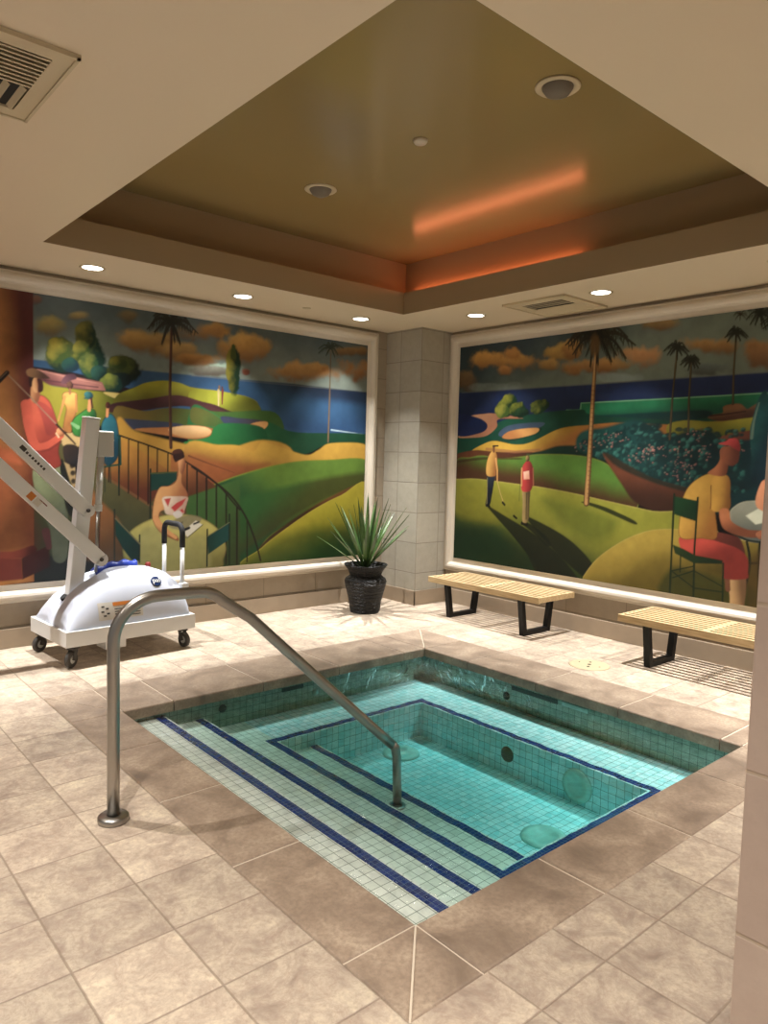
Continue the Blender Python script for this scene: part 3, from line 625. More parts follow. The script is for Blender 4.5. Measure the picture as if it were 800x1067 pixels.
    P.poly('E', [(498, 672), (570, 612), (604, 634), (528, 698)], (206, 200, 182), sm=False); P.line('E', [(510, 662), (535, 650)], 14, (40, 40, 40)); P.line('E', [(560, 630), (585, 620)], 10, (60, 60, 60)); P.line('E', [(504, 700), (528, 700), (606, 634)], 5, (110, 100, 80))
    P.poly('E', [(150, 600), (215, 660), (280, 735), (278, 822), (235, 818), (190, 760), (152, 690)], tc, (8, 46, 44), sm=False); P.line('E', [(146, 555), (146, 860)], 8, (22, 40, 34)); P.line('E', [(277, 688), (276, 830)], 8, (14, 32, 28)); P.line('E', [(152, 602), (280, 735)], 6, (120, 110, 80))
    P.poly('E', [(630, 695), (744, 622), (742, 712), (634, 788)], tc, (16, 74, 70), sm=False); P.line('E', [(630, 658), (628, 850)], 8, (14, 32, 28)); P.line('E', [(745, 580), (744, 840)], 8, (14, 32, 28)); P.line('E', [(632, 694), (744, 622)], 5, (110, 110, 80))
    return P

def paint_right():
    P = Paint(0, 5.705, 1, 5.405, 1.15, .50, 2.74, .0066, 21)
    P.poly('C', [(30, 60), (1300, -60), (1300, 300), (30, 300)], (40, 54, 58), (92, 100, 88), ((300, 90), (330, 235)), sm=False)
    for a in [('M', 250, 370, 200, 60, (176, 118, 38)), ('M', 340, 320, 60, 45, (168, 108, 36)), ('M', 300, 440, 60, 36, (160, 100, 36)), ('M', 700, 310, 120, 60, (176, 126, 38)), ('M', 620, 400, 60, 36, (160, 110, 40)),
              ('M', 790, 440, 60, 30, (160, 104, 40)), ('M', 20, 510, 70, 60, (110, 78, 44)), ('N', 290, 195, 85, 42, (176, 116, 62)), ('N', 200, 230, 70, 26, (150, 104, 50)), ('N', 370, 65, 90, 24, (140, 100, 46)),
              ('N', 545, 150, 110, 30, (150, 100, 42)), ('N', 90, 235, 120, 24, (150, 98, 40)), ('N', 780, 180, 70, 44, (138, 88, 40)), ('N', 20, 170, 40, 34, (150, 98, 36)), ('N', 520, 245, 90, 22, (84, 84, 78))]:
        P.blob(*a[:5], (a[5][0], int(a[5][1]*1.1)+2, int(a[5][2]*1.1)+4), al=.88, c2=tuple(int(v*.66) for v in a[5]))
    P.blob('M', 260, 555, 200, 26, (104, 112, 104), .6); P.blob('N', 210, 282, 90, 20, (120, 132, 130), .6, .8)  # pale glow of the downlight scallops painted into the sky colour
    P.c *= 1.75
    P.poly('C', [(40, 257), (350, 237), (800, 206), (1300, 170), (1300, 300), (800, 300), (40, 420)], (26, 50, 92), (24, 44, 84), ((400, 230), (400, 290)), sm=False, soft=.012)
    P.line('C', [(50, 257), (350, 237), (800, 206)], 3, (120, 124, 116), al=.5)
    # headland, bay and far links
    P.poly('N', [(0, 408), (50, 408), (60, 380), (420, 362), (800, 340), (1200, 320), (1200, 480), (0, 480)], (20, 118, 78), (12, 76, 58), ((400, 370), (400, 440)), sm=False, nz=.25)
    P.line('N', [(0, 409), (56, 408), (58, 381), (420, 363), (800, 341)], 5, (120, 170, 130), 4)
    P.poly('N', [(0, 425), (140, 428), (400, 415), (560, 410), (560, 440), (400, 455), (200, 460), (0, 465)], (10, 70, 66), (10, 54, 52), sm=True, soft=.02)
    P.poly('C', [(30, 340), (100, 350), (150, 325), (230, 308), (340, 298), (372, 312), (560, 325), (640, 335), (560, 352), (380, 345), (300, 360), (200, 400), (30, 412)], (16, 84, 62), (12, 66, 50), nz=.25)
    P.poly('C', [(72, 314), (100, 309), (132, 308), (200, 320), (140, 322), (136, 340), (118, 358), (98, 366), (45, 368), (46, 360), (92, 354), (112, 338), (98, 322)], (196, 146, 106), (160, 108, 76), ((80, 310), (110, 360)))
    P.poly('C', [(40, 312), (80, 316), (104, 328), (112, 342), (94, 356), (40, 362)], (24, 46, 96), (16, 34, 74))
    P.poly('C', [(46, 372), (100, 366), (140, 348), (180, 338), (235, 340), (240, 352), (180, 374), (100, 395), (46, 398)], (14, 78, 60), (20, 60, 44))
    P.poly('C', [(140, 362), (150, 345), (180, 334), (250, 330), (235, 345), (170, 366)], (66, 84, 104)); P.poly('C', [(148, 366), (165, 352), (200, 345), (237, 344), (232, 356), (200, 366), (165, 371)], (206, 152, 76), (170, 112, 50), ((200, 345), (180, 370)))
    for q in [(155, 295, 22, 24), (168, 278, 20, 18), (185, 298, 22, 20), (240, 290, 26, 20)]: P.lump('C', *q, (150, 152, 44), (24, 62, 30))
    P.lump('C', 150, 302, 16, 16, (160, 158, 60), (70, 96, 34)); P.lump('C', 195, 306, 20, 14, (60, 96, 50), (14, 50, 34))
    # gold ridge
    P.poly('C', [(75, 400), (100, 384), (130, 375), (180, 384), (220, 378), (290, 345), (360, 336), (440, 330), (560, 335), (640, 330), (760, 322), (1100, 320), (1100, 420), (600, 400), (420, 390), (300, 392), (240, 402), (180, 405), (120, 402)], (190, 152, 28), (150, 96, 20), ((260, 350), (280, 400)))
    P.poly('C', [(30, 410), (80, 398), (140, 402), (220, 402), (200, 420), (100, 415), (30, 425)], (110, 62, 30), (80, 44, 26)); P.line('C', [(110, 395), (180, 402), (240, 398)], 7, (150, 98, 60), al=.7)
    P.poly('C', [(210, 412), (250, 398), (300, 386), (400, 392), (470, 400), (470, 440), (300, 408)], (16, 58, 46), (12, 44, 36), soft=.02)
    P.poly('N', [(400, 470), (470, 450), (600, 455), (700, 440), (750, 432), (750, 490), (680, 540), (560, 545), (420, 520)], (136, 128, 20), (80, 88, 20), ((600, 450), (600, 530)))
    P.poly('N', [(590, 530), (640, 505), (740, 488), (780, 490), (780, 560), (640, 570)], (120, 66, 40), (90, 46, 30))
    P.poly('N', [(562, 440), (580, 428), (620, 420), (622, 396), (650, 386), (690, 384), (716, 404), (735, 395), (760, 385), (760, 430), (690, 444), (610, 452)], (132, 92, 54), (70, 42, 26), ((640, 390), (650, 448)), nz=.4); P.line('N', [(570, 432), (640, 424), (710, 414)], 6, (60, 34, 22))
    # dark shrubs behind the table and the flowering bushes
    P.poly('C', [(560, 420), (700, 380), (820, 370), (1200, 380), (1200, 640), (700, 560), (600, 500)], (14, 56, 58), (8, 34, 42), soft=.03)
    P.poly('C', [(330, 372), (350, 350), (400, 342), (440, 330), (480, 322), (530, 345), (560, 365), (600, 352), (660, 350), (700, 385), (780, 380), (800, 460), (740, 500), (620, 500), (500, 470), (420, 425), (340, 400)], (22, 80, 74), (10, 44, 48), nz=.4, soft=.03)
    g = random.Random(5)
    def inb(x, y):
        t = (x-330)/400; lo = 378-45*math.sin(min(1, t*1.6)*PI*.6)+ (10 if x > 560 else 0); hi = 400+110*min(1, t*1.35); return lo < y < hi
    for k in range(620):
        x = g.uniform(325, 740); y = g.uniform(325, 500)
        if not inb(x, y): continue
        v = g.random(); up = max(0, 1-(y-330)/190)
        c = (36+int(46*up*v), 92+int(56*up*v), 84+int(50*up*v)) if v > .45 else (12, 50, 50)
        P.lump('C', x, y, g.uniform(4, 9), g.uniform(4, 8), c, (12, 52, 52), soft=.5, al=.85)
    for cx, cy in [(345, 390), (400, 382), (425, 362), (500, 402), (520, 392), (620, 362), (560, 425), (590, 405), (640, 400), (480, 415), (735, 392), (600, 440), (575, 455)]:
        for k in range(15):
            x, y = cx+g.gauss(0, 17), cy+g.gauss(0, 9)
            P.lump('C', x, y, g.uniform(1.5, 3.2), g.uniform(1.5, 3), g.choice([(176, 122, 110), (150, 96, 86), (140, 110, 92), (110, 140, 120)]), (110, 80, 78), soft=.6, al=.85)
    P.poly('N', [(728, 500), (740, 440), (760, 370), (782, 334), (800, 345), (860, 500), (880, 700), (740, 700), (735, 600)], (26, 78, 76), (8, 40, 48), ((735, 520), (800, 540)), nz=.5); P.line('N', [(735, 520), (745, 450), (765, 380)], 12, (120, 140, 120), 5, True, .6)
    # middle green with brown banks
    P.poly('O', [(-20, 195), (50, 182), (110, 172), (200, 186), (300, 180), (400, 166), (530, 166), (640, 176), (700, 190), (760, 215), (820, 260), (900, 330), (900, 460), (600, 380), (300, 330), (-20, 300)], (92, 132, 46), (84, 52, 28), ((350, 190), (330, 320)), rim=((124, 132, 48), .018))
    P.poly('O', [(-20, 200), (120, 182), (300, 185), (300, 195), (120, 195), (-20, 212)], (70, 42, 26), al=.7)
    P.poly('C', [(395, 405), (450, 432), (520, 468), (600, 490), (660, 505), (660, 560), (560, 556), (480, 530), (440, 480)], (112, 62, 34), (66, 38, 24), ((480, 440), (470, 520)), soft=.02)
    P.poly('C', [(395, 400), (450, 430), (530, 470), (620, 495), (620, 505), (520, 478), (430, 438)], (24, 46, 38), al=.8, soft=.02)
    # front green
    P.poly('O', [(-300, 300), (-30, 296), (60, 293), (150, 302), (300, 322), (420, 338), (600, 372), (720, 400), (900, 440), (1000, 462), (1300, 520), (1300, 1000), (-300, 1000)], (152, 152, 46), (26, 58, 26), ((330, 330), (240, 700)), rim=((186, 172, 90), .014))
    P.poly('O', [(-30, 330), (180, 330), (330, 420), (200, 520), (-30, 480)], (140, 134, 26), al=.6, soft=.1); P.poly('O', [(-30, 560), (120, 540), (300, 640), (400, 780), (-30, 760)], (20, 50, 26), al=.7, soft=.12)
    P.poly('O', [(430, 400), (640, 440), (820, 520), (700, 620), (520, 520)], (96, 110, 30), al=.6, soft=.1)
    sh = (16, 26, 18)
    P.poly('O', [(130, 430), (160, 445), (250, 500), (350, 560), (430, 620), (520, 700), (600, 800), (600, 830), (410, 790), (340, 680), (260, 580), (180, 490)], sh, soft=.016, al=.9)
    P.poly('O', [(315, 525), (345, 520), (440, 590), (470, 640), (440, 640), (380, 580)], sh, soft=.012, al=.9); P.poly('O', [(340, 500), (380, 505), (520, 580), (620, 660), (690, 750), (680, 830), (560, 740), (460, 640)], sh, soft=.016, al=.9)
    P.poly('O', [(630, 418), (670, 418), (760, 445), (900, 510), (900, 530), (740, 460)], (22, 36, 20), al=.9, soft=.012)
    # gold mound
    P.poly('C', [(345, 722), (352, 700), (385, 660), (440, 622), (490, 600), (530, 592), (590, 592), (660, 602), (760, 620), (1100, 650), (1100, 950), (345, 800)], (182, 158, 56), (86, 74, 22), ((520, 600), (560, 740)), rim=((190, 170, 90), .012))
    P.poly('C', [(420, 760), (480, 690), (540, 650), (600, 700), (700, 720), (700, 820), (420, 800)], (120, 104, 30), al=.6, soft=.1)
    P.poly('C', [(560, 690), (640, 700), (780, 740), (1000, 760), (1000, 900), (560, 780)], (60, 66, 26), al=.8, soft=.05)
    # palm trees
    def trunk(T, pts, w0, w1, cl, cdk):
        P.line(T, pts, w0, cdk, w1); P.line(T, [(x-w0*.12, y) for x, y in pts], w0*.55, cl, w1*.55)
    trunk('C', [(378, 160), (372, 250), (362, 420), (355, 528)], 9, 17, (190, 146, 84), (110, 76, 42))
    for k in range(26): P.line('C', [(369-k*.5, 240+k*11), (378-k*.55, 242+k*11)], 2, (96, 64, 36), al=.5)
    P.palm('C', 380, 118, 88, 16, (46, 40, 14), 8, .5, 14); P.palm('C', 378, 125, 60, 9, (26, 28, 12), 18, .6, 7)
    P.blob('C', 376, 140, 12, 26, (116, 84, 36), .8, .4)
    for (x, y, x2, y2, r, sd) in [(440, 172, 410, 525, 52, 3), (496, 222, 484, 495, 46, 4), (674, 112, 661, 384, 48, 5)]:
        trunk('N', [(x, y), ((x+x2)/2-3, (y+y2)/2), (x2, y2)], 8, 9, (96, 78, 48), (54, 44, 30)); P.palm('N', x, y-8, r, 11, (34, 36, 16), sd, .42, 12)
    P.palm('N', 770, 30, 70, 12, (26, 32, 12), 9, .4, 12); P.palm('N', 690, 30, 34, 8, (50, 44, 22), 10, .4, 6); P.palm('N', 850, 60, 80, 12, (30, 34, 14), 12, .4, 12)
    # putting golfers
    P.poly('O', [(138, 280), (176, 276), (172, 320), (162, 380), (150, 432), (128, 434), (138, 360)], (40, 52, 66), (24, 30, 40)); P.line('O', [(139, 290), (135, 425)], 5, (140, 130, 90))
    P.poly('O', [(136, 276), (134, 220), (148, 172), (166, 150), (184, 160), (190, 200), (184, 250), (178, 280)], (214, 166, 76), (150, 96, 34), ((140, 210), (188, 220)))
    P.line('O', [(172, 130), (172, 152)], 17, (120, 78, 44), 14); P.line('O', [(168, 124), (194, 123)], 8, (50, 34, 24)); P.line('O', [(182, 190), (190, 250), (190, 305)], 12, (196, 146, 80), 8); P.line('O', [(188, 300), (206, 370), (222, 418)], 4, (190, 160, 100)); P.line('O', [(218, 418), (228, 430)], 12, (30, 24, 20)); P.line('O', [(138, 430), (150, 438)], 10, (24, 20, 18))
    P.poly('O', [(322, 350), (360, 350), (358, 420), (352, 510), (322, 520), (322, 420)], (170, 146, 90), (90, 74, 44), ((322, 400), (358, 400))); P.line('O', [(342, 370), (340, 505)], 4, (60, 50, 32))
    P.poly('O', [(318, 355), (314, 300), (318, 240), (340, 205), (362, 205), (376, 240), (378, 300), (368, 350), (346, 362)], (190, 44, 34), (120, 24, 24), ((320, 280), (376, 280)))
    P.poly('O', [(326, 258), (356, 252), (358, 296), (328, 298)], (232, 196, 170), (210, 150, 120), sm=False); P.line('O', [(318, 240), (316, 330)], 9, (206, 150, 90)); P.line('O', [(376, 240), (378, 330)], 8, (150, 90, 60)); P.lump('O', 349, 188, 11, 17, (176, 150, 90), (90, 64, 40)); P.line('O', [(344, 168), (356, 168)], 8, (70, 80, 50)); P.line('O', [(308, 320), (304, 410)], 3, (90, 80, 50)); P.line('O', [(318, 528), (345, 535)], 14, (24, 20, 18)); P.line('O', [(276, 488), (290, 500)], 11, (20, 18, 16)); P.line('O', [(225, 430), (240, 470)], 2, (120, 120, 50))
    # seated man in a red cap, chair and cafe table
    P.poly('J', [(400, 520), (420, 490), (460, 474), (540, 474), (700, 480), (760, 520), (740, 590), (600, 622), (480, 618), (420, 590)], (150, 150, 132), (96, 100, 92), ((460, 480), (480, 600)), rim=((180, 176, 150), .012))
    P.line('J', [(410, 585), (470, 612), (560, 620)], 8, (40, 50, 44), sm=True)
    for q in [[(460, 615), (470, 700), (440, 830)], [(505, 620), (500, 700), (500, 850)], [(470, 690), (520, 690)]]: P.line('J', q, 8, (24, 34, 26), sm=True)
    P.poly('J', [(456, 525), (500, 500), (540, 520), (540, 545), (490, 555)], (200, 200, 176), sm=False); P.poly('J', [(490, 480), (505, 420), (530, 398), (620, 400), (620, 520), (520, 510)], (206, 140, 96), (170, 104, 66), ((495, 450), (560, 460)))
    P.poly('J', [(395, 740), (455, 740), (450, 845), (440, 880), (405, 880), (400, 800)], (196, 160, 110), (120, 90, 60), ((400, 800), (450, 800))); P.line('J', [(392, 742), (394, 780)], 18, (120, 76, 50))
    P.poly('J', [(330, 580), (400, 590), (440, 610), (450, 670), (380, 640), (330, 610)], (110, 50, 36), (84, 36, 30)); P.poly('J', [(228, 598), (300, 600), (370, 618), (430, 640), (462, 672), (464, 720), (458, 744), (380, 742), (374, 690), (330, 672), (260, 664), (232, 640)], (196, 66, 42), (130, 38, 26), ((300, 610), (330, 680)))
    P.poly('J', [(228, 600), (228, 520), (240, 455), (270, 410), (320, 380), (370, 378), (398, 392), (400, 440), (390, 500), (352, 504), (356, 600), (300, 604)], (214, 168, 54), (150, 100, 26), ((250, 450), (380, 520)), rim=((120, 80, 24), .01))
    P.poly('J', [(338, 400), (372, 386), (400, 400), (402, 450), (398, 502), (336, 502)], (206, 158, 50), (130, 84, 24), ((345, 440), (402, 450))); P.line('J', [(336, 420), (334, 500)], 3, (110, 70, 20))
    P.poly('J', [(366, 504), (396, 503), (408, 545), (460, 572), (512, 578), (500, 600), (440, 596), (385, 575), (368, 545)], (186, 116, 66), (120, 68, 40), ((380, 520), (400, 590)))
    P.poly('J', [(325, 378), (350, 355), (366, 330), (368, 296), (385, 285), (398, 310), (396, 345), (382, 386)], (176, 108, 62), (116, 64, 40), ((350, 350), (396, 360))); P.poly('J', [(368, 300), (386, 284), (430, 290), (434, 312), (428, 340), (408, 352), (390, 345), (374, 330)], (150, 88, 54), (96, 50, 36), ((375, 310), (432, 320)))
    P.poly('J', [(362, 274), (388, 266), (400, 257), (425, 258), (436, 278), (434, 300), (400, 282), (384, 280)], (196, 60, 56), (130, 34, 36), ((385, 262), (434, 296)))
    P.line('J', [(512, 585), (505, 598)], 16, (150, 90, 60)); P.line('J', [(500, 590), (540, 570)], 18, (160, 100, 66))
    cc = (20, 44, 26)
    P.poly('J', [(206, 456), (292, 474), (286, 545), (208, 520)], (26, 74, 40), (20, 54, 32), sm=False)
    P.line('J', [(208, 450), (200, 620), (192, 800)], 7, cc); P.line('J', [(290, 462), (278, 640), (274, 815)], 7, cc); P.poly('J', [(202, 625), (240, 640), (280, 662), (376, 680), (374, 692), (276, 690), (210, 655)], (44, 66, 32), cc, sm=False); P.line('J', [(378, 690), (375, 830)], 6, cc); P.line('J', [(230, 660), (228, 720)], 4, cc)
    for q in [[(198, 716), (276, 776)], [(276, 776), (376, 790)], [(202, 740), (276, 716)], [(276, 716), (374, 770)], [(276, 700), (200, 716)]]: P.line('J', q, 4, cc)
    P.poly('J', [(470, 700), (520, 640), (700, 640), (700, 900), (480, 880)], (90, 66, 30), al=.5, soft=.04)
    return P

def frame_ring(name, ax, val, ha, h0, h1, z0, z1, parent, sgn):
    """mitred moulding: profile is (outward, towards the room)"""
    prof = [(-.012, 0), (-.012, .016), (-.004, .022), (.004, .022), (.010, .014), (.045, .012), (.055, .018), (.062, .040), (.075, .052), (.095, .056), (.112, .050), (.122, .036), (.130, .032), (.136, .036), (.142, .034), (.146, .020), (.146, 0)]
    bm = bmesh.new(); lo, hi = min(h0, h1), max(h0, h1); rings = []
    for (o, d) in prof:
        r = []
        for (a, b) in ((lo-o, z0-o), (hi+o, z0-o), (hi+o, z1+o), (lo-o, z1+o)):
            co = [0, 0, 0]; co[ax] = val-sgn*d; co[ha] = a; co[2] = b; r.append(bm.verts.new(co))
        rings.append(r)
    n = len(prof)
    for i in range(n):
        for k in range(4): bm.faces.new((rings[i][k], rings[i][(k+1) % 4], rings[(i+1) % n][(k+1) % 4], rings[(i+1) % n][k]))
    o = mkobj(name, bm, MAT['frame'], parent)
    return o
PL = paint_left(); PR = paint_right()
ml = empty('mural', (2.67, 6.10, .36), label='framed mural of a golf terrace with railing, palms and sea, on wall behind pool lift', cat='painting', group='framed golf murals')
mr = empty('mural', (5.73, 3.3, .36), label='framed mural of two golfers putting and seated man in red cap, above benches', cat='painting', group='framed golf murals')
for root, P, ax in ((ml, PL, 1), (mr, PR, 0)):
    o = P.build('painted_canvas', root, .018, MAT['canvas'])
    o.matrix_parent_inverse = Matrix.Translation(root.location).inverted()
    o.location = (0, 0, 0)
a = frame_ring('frame', 1, 6.10, 0, .35, 4.985, .50, 2.74, ml, 1); a.matrix_parent_inverse = Matrix.Translation(ml.location).inverted()
a = frame_ring('frame', 0, 5.73, 1, 1.15, 5.405, .50, 2.74, mr, 1); a.matrix_parent_inverse = Matrix.Translation(mr.location).inverted()

# ---------------------------------------------------------------- pool
def at0(o, root):
    o.matrix_parent_inverse = Matrix.Translation(root.location).inverted(); return o
ZW = -.062
Z1, Z2, Z3, Z4, ZF = -.09, -.165, -.25, -.34, -.50
S1, S2, S3, S4 = 1.90, 2.17, 2.46, 2.76
BX, BY, BN = 3.70, 3.78, 1.97
pool = empty('spa_pool', (2.89, 2.94, ZF-.06), label='square sunken spa pool lined in pale green mosaic with blue step stripes', cat='pool')
def part(name, boxes, mat, parent=pool, **k):
    bm = bmesh.new()
    for b in boxes: box(bm, *b)
    return at0(mkobj(name, bm, mat, parent, **k), pool)
zb = ZF-.06
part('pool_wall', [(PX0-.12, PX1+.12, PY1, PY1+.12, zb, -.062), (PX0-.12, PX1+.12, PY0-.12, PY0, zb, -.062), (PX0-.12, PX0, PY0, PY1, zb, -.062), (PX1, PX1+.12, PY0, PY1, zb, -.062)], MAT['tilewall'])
part('pool_floor', [(S4, BX, BN, BY, zb, ZF)], MAT['tiledeep'])
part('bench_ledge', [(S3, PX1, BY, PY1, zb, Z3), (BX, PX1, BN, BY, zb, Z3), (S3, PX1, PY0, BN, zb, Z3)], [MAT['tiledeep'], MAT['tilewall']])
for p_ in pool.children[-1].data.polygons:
    if abs(p_.normal.z) < .5: p_.material_index = 1  # upright ledge faces take the shade-darkened wall mosaic
part('step', [(PX0, S1, PY0, PY1, zb, Z1)], MAT['tile'])
part('step', [(S1, S2, PY0, PY1, zb, Z2)], MAT['tile'])
part('step', [(S2, S3, PY0, PY1, zb, Z3)], MAT['tile'])
part('step', [(S3, S4, BN, BY, zb, Z4)], MAT['tile'])
def wavy(name, pts, wdt, z, amp):
    """flat mosaic stripe inlaid along a step edge"""
    bm = bmesh.new(); vs = []
    for (a, b) in zip(pts[:-1], pts[1:]):
        a = Vector(a); b = Vector(b); L = (b-a).length; n = max(2, int(L/.02)); d = (b-a).normalized(); s = Vector((d.y, -d.x))
        prev = None
        for i in range(n+1):
            p = a+d*(L*i/n); w = amp*(math.sin(p.x*31+p.y*23)+.6*math.sin(p.x*71-p.y*57+1)); e0 = p+s*w; e1 = p+s*(wdt+w)
            q = [bm.verts.new((e.x, e.y, zz)) for e, zz in ((e0, z-.01), (e1, z-.01), (e1, z+.003), (e0, z+.003))]
            if prev:
                for k in range(4): bm.faces.new((prev[k], prev[(k+1) % 4], q[(k+1) % 4], q[k]))
            else: bm.faces.new(q)
            prev = q
        bm.faces.new(prev)
    return at0(mkobj(name, bm, MAT['blue'], pool, label='dark blue mosaic edge stripe'), pool)
wavy('edge_stripe', [(S1-.062, PY0+.0), (S1-.062, PY1)], .05, Z1, 0)
wavy('edge_stripe', [(S2-.062, PY0), (S2-.062, PY1)], .05, Z2, .0008)
e = .012
wavy('edge_stripe', [(S3-e-.05, BN-e-.05), (S3-e-.05, BY+e)], .05, Z3, .0015)
wavy('edge_stripe', [(S3-e-.05, BY+e), (BX+e, BY+e)], -.05, Z3, .003)
wavy('edge_stripe', [(BX+e+.05, BY+e+.05), (BX+e+.05, BN-e)], .05, Z3, .004)
wavy('edge_stripe', [(S3-e, BN-e), (BX+e+.05, BN-e)], .05, Z3, .003)
wavy('edge_stripe', [(S4-.062, BN), (S4-.062, BY)], .05, Z4, .0025)
# coping stones
def stone(pts, h0=-.062, h1=.004):
    """a coping slab from its outline, its edges rounded"""
    bm = bmesh.new(); b = [bm.verts.new((x, y, h0)) for x, y in pts]; t = [bm.verts.new((x, y, h1)) for x, y in pts]
    bm.faces.new(b[::-1]); bm.faces.new(t); n = len(pts)
    for i in range(n): bm.faces.new((b[i], b[(i+1) % n], t[(i+1) % n], t[i]))
    bmesh.ops.bevel(bm, geom=[e_ for e_ in bm.edges if all(v.co.z > h0+.01 for v in e_.verts)], offset=.010, segments=3, affect='EDGES', profile=.5)
    bm.normal_update()
    return at0(mkobj('coping_stone', bm, MAT['coping'], pool), pool)
ov = .022; IX0, IX1, IY0, IY1 = PX0+ov-.022, PX1-ov, PY0+ov-.022, PY1-ov
g_ = .003
def run(axis, a0, a1, lo, hi, step, start):
    cuts = [a0]; c = start
    while c < a1-.12:
        if c > a0+.12: cuts.append(c)
        c += step
    cuts.append(a1)
    for p, q in zip(cuts[:-1], cuts[1:]):
        if axis == 'y': stone([(lo, p+g_), (hi, p+g_), (hi, q-g_), (lo, q-g_)])
        else: stone([(p+g_, lo), (q-g_, lo), (q-g_, hi), (p+g_, hi)])
run('y', IY0, IY1, CX0, IX0, .65, 1.69); run('y', IY0, IY1, IX1, CX1, .65, 1.78)
run('x', IX0, IX1, CY0, IY0, .65, 1.64); run('x', IX0, IX1, IY1, CY1, .65, 1.95)
for (ix, iy, ox, oy) in ((IX0, IY0, CX0, CY0), (IX1, IY0, CX1, CY0), (IX0, IY1, CX0, CY1), (IX1, IY1, CX1, CY1)):
    sx = 1 if ox > ix else -1; sy = 1 if oy > iy else -1
    t1 = [(ix, iy+sy*g_), (ox-sx*g_, oy), (ix, oy)] if True else 0
    t2 = [(ix+sx*g_, iy), (ox, iy), (ox, oy-sy*g_)]
    if sx*sy > 0: t1 = t1; t2 = t2
    stone(t1 if sx*sy < 0 else t1[::-1]); stone(t2 if sx*sy > 0 else t2[::-1])
bm = bmesh.new(); ring(bm, CX0+.001, CX1-.001, CY0+.001, CY1-.001, PX0-.002, PX1+.002, PY0-.002, PY1+.002, -.0615, -.0015); at0(mkobj('mortar_bed', bm, MAT['grout'], pool), pool)
# fittings
def disc(name, loc, axis, prof, mat, label=None, seg=32):
    bm = bmesh.new(); lathe(bm, prof, seg)
    Mx = {'z': Matrix.Identity(4), '-x': Matrix.Rotation(-PI/2, 4, 'Y'), '-y': Matrix.Rotation(PI/2, 4, 'X')}[axis]
    bmesh.ops.transform(bm, matrix=Matrix.Translation(loc) @ Mx, verts=bm.verts)
    return at0(mkobj(name, bm, mat, pool, True), pool)
ringp = [(.0, .004), (.07, .004), (.075, .012), (.10, .016), (.125, .012), (.13, 0), (0, 0)]
MAT['drain'] = simple('drain_plastic', (186, 214, 202), .4)
MAT['jet'] = simple('dark_jet', (40, 62, 56), .5)
disc('drain_cover', (3.22, 2.30, ZF), 'z', ringp, MAT['drain']); disc('drain_cover', (3.36, 3.62, ZF), 'z', ringp, MAT['drain'])
disc('suction_ring', (BX, 2.42, -.385), '-x', [(r*.8, z) for r, z in ringp], MAT['drain'])
jp = [(0, .014), (.035, .012), (.05, .004), (.052, 0), (0, 0)]
disc('jet_nozzle', (BX, 2.96, -.37), '-x', jp, MAT['jet']); disc('jet_nozzle', (PX1, 3.35, -.17), '-x', [(r*.6, z) for r, z in jp], MAT['jet'])
disc('jet_nozzle', (2.30, PY1, -.125), '-y', [(r*.55, z) for r, z in jp], MAT['jet']); disc('jet_nozzle', (3.05, PY1, -.16), '-y', [(r*.5, z) for r, z in jp], MAT['drain'])
bm = bmesh.new(); box(bm, PX1-.004, PX1+.01, 2.90, 3.30, -.110, -.080); at0(mkobj('skimmer_slot', bm, MAT['jet'], pool), pool)
bm = bmesh.new(); box(bm, PX1-.006, PX1+.01, 2.66, 2.86, -.105, -.078)
for k in range(6): box(bm, PX1-.010, PX1+.01, 2.68+k*.03, 2.69+k*.03, -.102, -.081)
at0(mkobj('overflow_grille', bm, MAT['drain'], pool), pool)
bm = bmesh.new(); box(bm, 2.76, 2.94, PY1-.006, PY1+.01, -.105, -.078); at0(mkobj('overflow_grille', bm, MAT['jet'], pool), pool)
# water
bm = bmesh.new(); box(bm, PX0+.0005, PX1-.0005, PY0+.0005, PY1-.0005, ZF-.02, ZW-.003)
mkobj('pool_water', bm, MAT['water'], kind='stuff', label='clear turquoise rippling water filling the spa pool', cat='water')

# ---------------------------------------------------------------- handrail
A_, B_ = Vector((1.106, 2.956)), Vector((2.611, 2.822)); hd = (B_-A_).normalized()
rail = empty('handrail', (A_.x, A_.y, 0), label='brushed steel handrail curving from deck down into the spa pool steps', cat='handrail')
def hp(s, z): return (hd.x*s, hd.y*s, z)
pts = [(0, .012), (0, .3), (0, .6), (0, .74)]
pts += [(.185-.185*math.cos(t), .755+.185*math.sin(t)) for t in [PI/2*i/9 for i in range(1, 10)]]
pts += [(.27, .941), (.36, .940)]
a0 = PI/2; sl = math.radians(-42.5)
cx, cz, rb = .37, .80, .14
pts += [(cx+rb*math.cos(t), cz+rb*math.sin(t)) for t in [a0-(math.radians(47))*i/6 for i in range(1, 7)]]
pts += [(.62, .795), (1.0, .44), (1.36, .105), (1.455, .018)]
bm = bmesh.new(); tube(bm, [hp(s, z) for s, z in pts], .0255, 20); mkobj('rail_tube', bm, MAT['steel'], rail, True)
bm = bmesh.new(); tube(bm, [hp(1.452, .022), hp(1.478, -.005), hp(1.49, -.06), hp(1.503, Z4+.02)], [.0255, .0255, .0245, .0245], 20); mkobj('lower_post', bm, MAT['steel'], rail, True)
bm = bmesh.new(); lathe(bm, [(.026, 0), (.062, 0), (.064, .004), (.064, .020), (.058, .026), (.028, .028), (.0262, .028)], 40, close=True); mkobj('base_flange', bm, MAT['steel'], rail, True)
bm = bmesh.new(); lathe(bm, [(.024, Z4), (.045, Z4), (.045, Z4+.012), (.024, Z4+.014)], 30, c=hp(1.503, 0), close=True); mkobj('base_flange', bm, MAT['steel'], rail, True)

